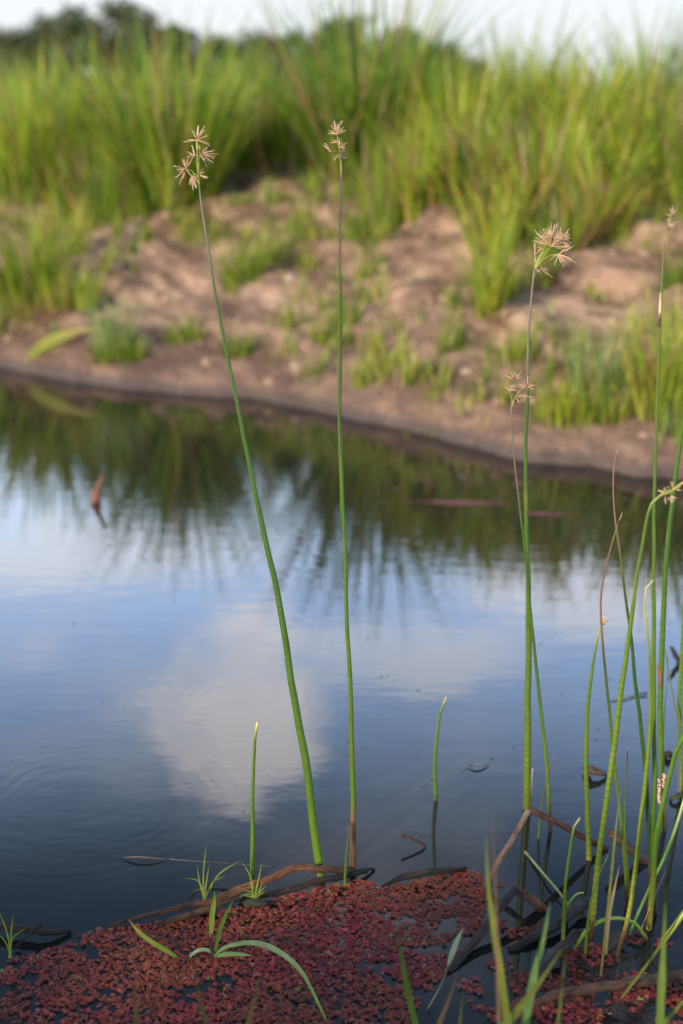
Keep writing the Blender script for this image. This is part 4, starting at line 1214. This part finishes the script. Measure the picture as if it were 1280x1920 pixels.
Vs, Ts, off = [], [], 0
for k in range(120):
    if k < 90: px, py = random.uniform(700, 1330), random.uniform(900, 1010) + random.gauss(0, 10)
    elif k < 108: px, py = random.uniform(640, 1280), random.uniform(1180, 1600)
    else: px, py = random.uniform(0, 1280), random.uniform(1000, 1640)
    p = onz(px, py, .0006)
    if shore_s(np.array([p.x]), np.array([p.y]))[0] > -.03: continue
    a = random.gauss(.1, .5); L = random.uniform(.002, .006) * (2.2 if k < 90 else 1); w = L * random.uniform(.08, .35)
    u = Vector((math.cos(a), math.sin(a), 0)) * L; v = Vector((-math.sin(a), math.cos(a), 0)) * w
    Vs += [p - u, p - v, p + u, p + v, p + Vector((0, 0, .0012))]
    Ts += [(off, off + 1, off + 4), (off + 1, off + 2, off + 4), (off + 2, off + 3, off + 4), (off + 3, off, off + 4)]; off += 5
cc = np.repeat(np.array([(.10, .09, .07), (.05, .04, .03), (.22, .2, .16)])[rng.integers(0, 3, off // 5)], 5, axis=0)
tag(link_mesh('floating_debris', np.array([tuple(v) for v in Vs]), Ts, M_leaf, None, {'col': cc}, smooth=False), 'specks and scraps of plant debris floating on the pond', 'debris', kind='stuff')


# ------------------------------------------------------------------ small plants in the fern, seedlings on the branch
def blade_line(pts, z=None, Y=None):
    return [at(*q, Y) for q in pts]


def blade(parent, pts, Y, w, cols, name='leaf', prof=((0, .5), (.3, 1), (.7, .8), (1, .05)), side=None, n=16, dys=None, fold=.25):
    P = [at(*q, Y + (dys[i] if dys else 0)) for i, q in enumerate(pts)]
    C = spline(P, n); t = np.linspace(0, 1, n); m = pxm(P[0])
    wd = np.interp(t, [p[0] for p in prof], [p[1] for p in prof]) * w * m
    return leaf_obj(name, C, wd, ramp(cols, t), M_leaf, parent, side=side, fold=fold, origin=None if parent else tuple(P[0]))


lg, yg, pg = (.11, .18, .02), (.24, .27, .035), (.20, .26, .11)
pb = onz(400, 1800); Yp = pb.y
t = thing('grass_plant', tuple(pb), 'young grass plant with broad arching leaves rooted in the middle of the red fern', 'grass plant')
tube_obj('stem', spline([pb, at(396, 1772, Yp), at(396, 1750, Yp)], 6), np.full(6, 2.2) * pxm(pb), np.tile([(.05, .03, .02)], (6, 1)), M_stem, t, 6)
blade(t, [(396, 1755), (398, 1720), (402, 1690), (403, 1671)], Yp, 11, [(0, yg), (1, lg)], side=(1, .2, 0))
blade(t, [(404, 1784), (410, 1755), (420, 1725), (438, 1687)], Yp, 9, [(0, lg), (1, lg)], side=(1, .3, 0))
blade(t, [(402, 1795), (415, 1780), (440, 1771), (480, 1768), (525, 1785), (565, 1821), (595, 1876), (617, 1925), (635, 1975)], Yp, 11, [(0, lg), (.3, pg), (.7, (.2, .29, .06)), (1, lg)], side=(0, .6, 1), n=30,
      dys=[0, 0, 0, -.01, -.03, -.06, -.10, -.13, -.15])
blade(t, [(402, 1794), (425, 1789), (450, 1789), (474, 1792)], Yp, 9, [(0, lg), (1, pg)], side=(0, .6, 1))
blade(t, [(404, 1795), (392, 1782), (375, 1781), (360, 1790), (345, 1812)], Yp, 7, [(0, pg), (1, pg)], side=(0, .6, 1))
pb = onz(335, 1797)
t2 = tag(blade(None, [(335, 1796), (312, 1782), (285, 1766), (262, 1748), (240, 1722)], pb.y, 10, [(0, lg), (.5, yg), (.85, (.34, .30, .04)), (.9, (.3, .12, .05)), (1, (.3, .14, .06))], name='grass_leaf', side=(.3, .2, 1)),
         'yellow green leaf with a rusty withered tip slanting left over the red fern', 'grass leaf')

for base, zz, tips, lab in [((386, 1686), .018, [[(382, 1640), (387, 1583)], [(410, 1640), (452, 1613)], [(372, 1652), (344, 1646)], [(400, 1655), (424, 1641)], [(374, 1650), (370, 1622)], [(388, 1650), (393, 1622)], [(378, 1668), (362, 1672)], [(390, 1672), (400, 1662)]],
                             'taller grass seedling sprouting from the reddish branch, one leaf arching right'),
                            ((478, 1682), .018, [[(470, 1645), (452, 1611)], [(486, 1645), (493, 1611)], [(470, 1672), (452, 1668)], [(466, 1676), (447, 1684)], [(480, 1668), (484, 1650)], [(488, 1672), (500, 1660)], [(474, 1668), (468, 1655)], [(490, 1676), (504, 1670)], [(484, 1676), (494, 1652)], [(464, 1680), (450, 1676)], [(476, 1672), (476, 1648)]],
                             'bristly grass seedling on the branch beside the short left shoot'),
                            ((20, 1795), .01, [[(14, 1750), (-4, 1702)], [(22, 1745), (26, 1712)], [(24, 1760), (52, 1738)], [(10, 1765), (-10, 1745)], [(21, 1770), (21, 1735)]], 'grass seedling at the left edge by the dark branch')]:
    pb = onz(*base, zz); t = thing('grass_seedling', tuple(pb), lab, 'grass seedling', 'grass seedlings at the fern edge')
    for q in tips:
        blade(t, [(base[0] + random.uniform(-4, 4), base[1] + 2)] + q, pb.y + random.uniform(-.008, .008), 3.0 if len(tips) < 10 else 2.4, [(0, (.25, .28, .04)), (1, lg)], name='blade', n=10)
    if base[0] > 100:
        V, T = lump_mesh('moss', .016, M_clod, base[0])
        m_ = simple('moss', (.035, .04, .015), .9, 200, .4, .003)
        link_mesh('moss_pad', np.array(V) * np.array((1.1, .6, .45)) + np.array(pb) - np.array((0, 0, .008)), T, m_, t)

# near blades on the photographer's shore (out of focus)
og, br = (.14, .16, .035), (.24, .14, .06)
for pts, Y, w, cols, lab, side in [
    ([(745, 1748), (758, 1830), (777, 1918), (795, 1990)], 1.30, 13, [(0, lg), (1, (.2, .3, .05))], 'upright green blade at the bottom, right of the red fern centre', None),
    ([(910, 1560), (914, 1660), (926, 1750), (940, 1840), (950, 1925), (960, 2000)], 1.16, 15, [(0, (.2, .26, .08)), (.3, yg), (1, (.24, .30, .05))], 'long yellow green blade in front of the dark bent reed', None),
    ([(921, 1535), (925, 1610), (928, 1680), (930, 1760)], 1.12, 7, [(0, br), (1, (.3, .2, .12))], 'thin brown blade crossing the long yellow green blade', None),
    ([(1030, 1690), (1018, 1760), (1002, 1820), (985, 1912), (972, 1990)], 1.18, 18, [(0, (.16, .28, .08)), (1, (.2, .32, .07))], 'broad fresh green blade leaning right in front of the grey log', None),
    ([(1052, 1780), (1000, 1856), (950, 1918), (900, 1985)], 1.14, 24, [(0, og), (.5, (.24, .28, .05)), (1, (.22, .29, .05))], 'widest olive blade slanting right from the bottom edge', None),
    ([(1060, 1780), (1052, 1855), (1045, 1925), (1040, 2000)], 1.18, 8, [(0, og), (1, (.16, .24, .08))], 'narrow grey green blade beside the widest olive blade', None),
    ([(1247, 1690), (1242, 1790), (1236, 1920), (1232, 2010)], 1.18, 17, [(0, (.2, .28, .06)), (1, (.22, .32, .04))], 'upright green blade in front of the crooked near branch', None),
    ([(1163, 1475), (1153, 1557), (1144, 1651), (1135, 1740), (1125, 1830)], 1.44, 6, [(0, (.25, .27, .10)), (.6, (.22, .25, .05)), (1, (.3, .2, .06))], 'soft yellowish blade rising among the right stalks', None),
    ([(1160, 1623), (1146, 1690), (1139, 1735), (1135, 1790)], 1.42, 6, [(0, TAN), (1, (.32, .22, .1))], 'short straw coloured blade among the right stalks', None),
    ([(856, 1830), (838, 1880), (818, 1930), (795, 1995)], 1.2, 12, [(0, br), (1, (.26, .22, .08))], 'brownish blade at the bottom below the pale pointed leaf', None),
    ([(866, 1868), (860, 1925), (852, 1990)], 1.2, 9, [(0, og), (1, (.2, .26, .07))], 'short olive blade at the bottom beside the brownish one', None),
    ([(254, 1835), (256, 1880), (255, 1930), (253, 2000)], 1.14, 16, [(0, br), (.4, og), (1, (.22, .26, .05))], 'stubby brown tipped blade at the bottom left', None),
    ([(366, 1815), (374, 1870), (390, 1930), (405, 2000)], 1.16, 13, [(0, (.2, .14, .06)), (.3, og), (1, (.25, .29, .05))], 'olive blade at the bottom leaning left under the young grass plant', None),
    ([(490, 1815), (478, 1875), (462, 1930), (442, 2000)], 1.14, 13, [(0, br), (.5, (.3, .22, .06)), (1, (.25, .25, .05))], 'rusty blade at the bottom leaning right under the arching leaf', None),
    ([(1290, 1690), (1262, 1735), (1225, 1790), (1195, 1830)], 1.42, 6, [(0, lg), (1, (.28, .25, .05))], 'thin blade slanting in from the right edge above the crooked branch', None),
    ([(1300, 1850), (1265, 1895), (1225, 1940), (1190, 1990)], 1.2, 15, [(0, (.22, .28, .05)), (1, lg)], 'blade crossing the bottom right corner', None)]:
    P = [at(*q, Y) for q in pts][::-1]
    d = (P[0] - P[1]).normalized()
    gz = max(0, tz(P[0].x, Y))
    if P[0].z > gz and lab.find('right stalks') < 0 and d.z < -.05: P = [P[0] + d * ((P[0].z - gz + .01) / -d.z)] + P
    C = spline(P, 24); tt = np.linspace(0, 1, 24); m = pxm(P[-1])
    o = leaf_obj('grass_leaf', C, np.interp(tt, [0, .3, .7, 1], [.7, 1, .85, .04]) * w * m, ramp(cols, 1 - tt) * .62, M_leaf, None, origin=tuple(P[0]))  # blade colours darkened to stand in for shade that misses them
    tag(o, lab, 'grass leaf', 'grass blades on the near shore')
pb = onz(800, 1893); t = thing('pointed_leaf', tuple(pb), 'pale grey green pointed leaf on a thin bent stalk at the fern edge', 'leaf')
blade(t, [(840, 1808), (846, 1790), (855, 1765), (867, 1740)], pb.y - .02, 13, [(0, (.3, .33, .2)), (1, (.34, .38, .24))], name='leaf_blade', side=(1, .3, .2))
tube_obj('leaf_stalk', spline([pb, at(825, 1848, pb.y), at(840, 1808, pb.y - .02)], 10), np.full(10, 1.6) * pxm(pb), np.tile([(.2, .18, .1)], (10, 1)), M_stem, t, 6)

for o in list(bpy.data.objects):
    if '_w' in o: del o['_w']
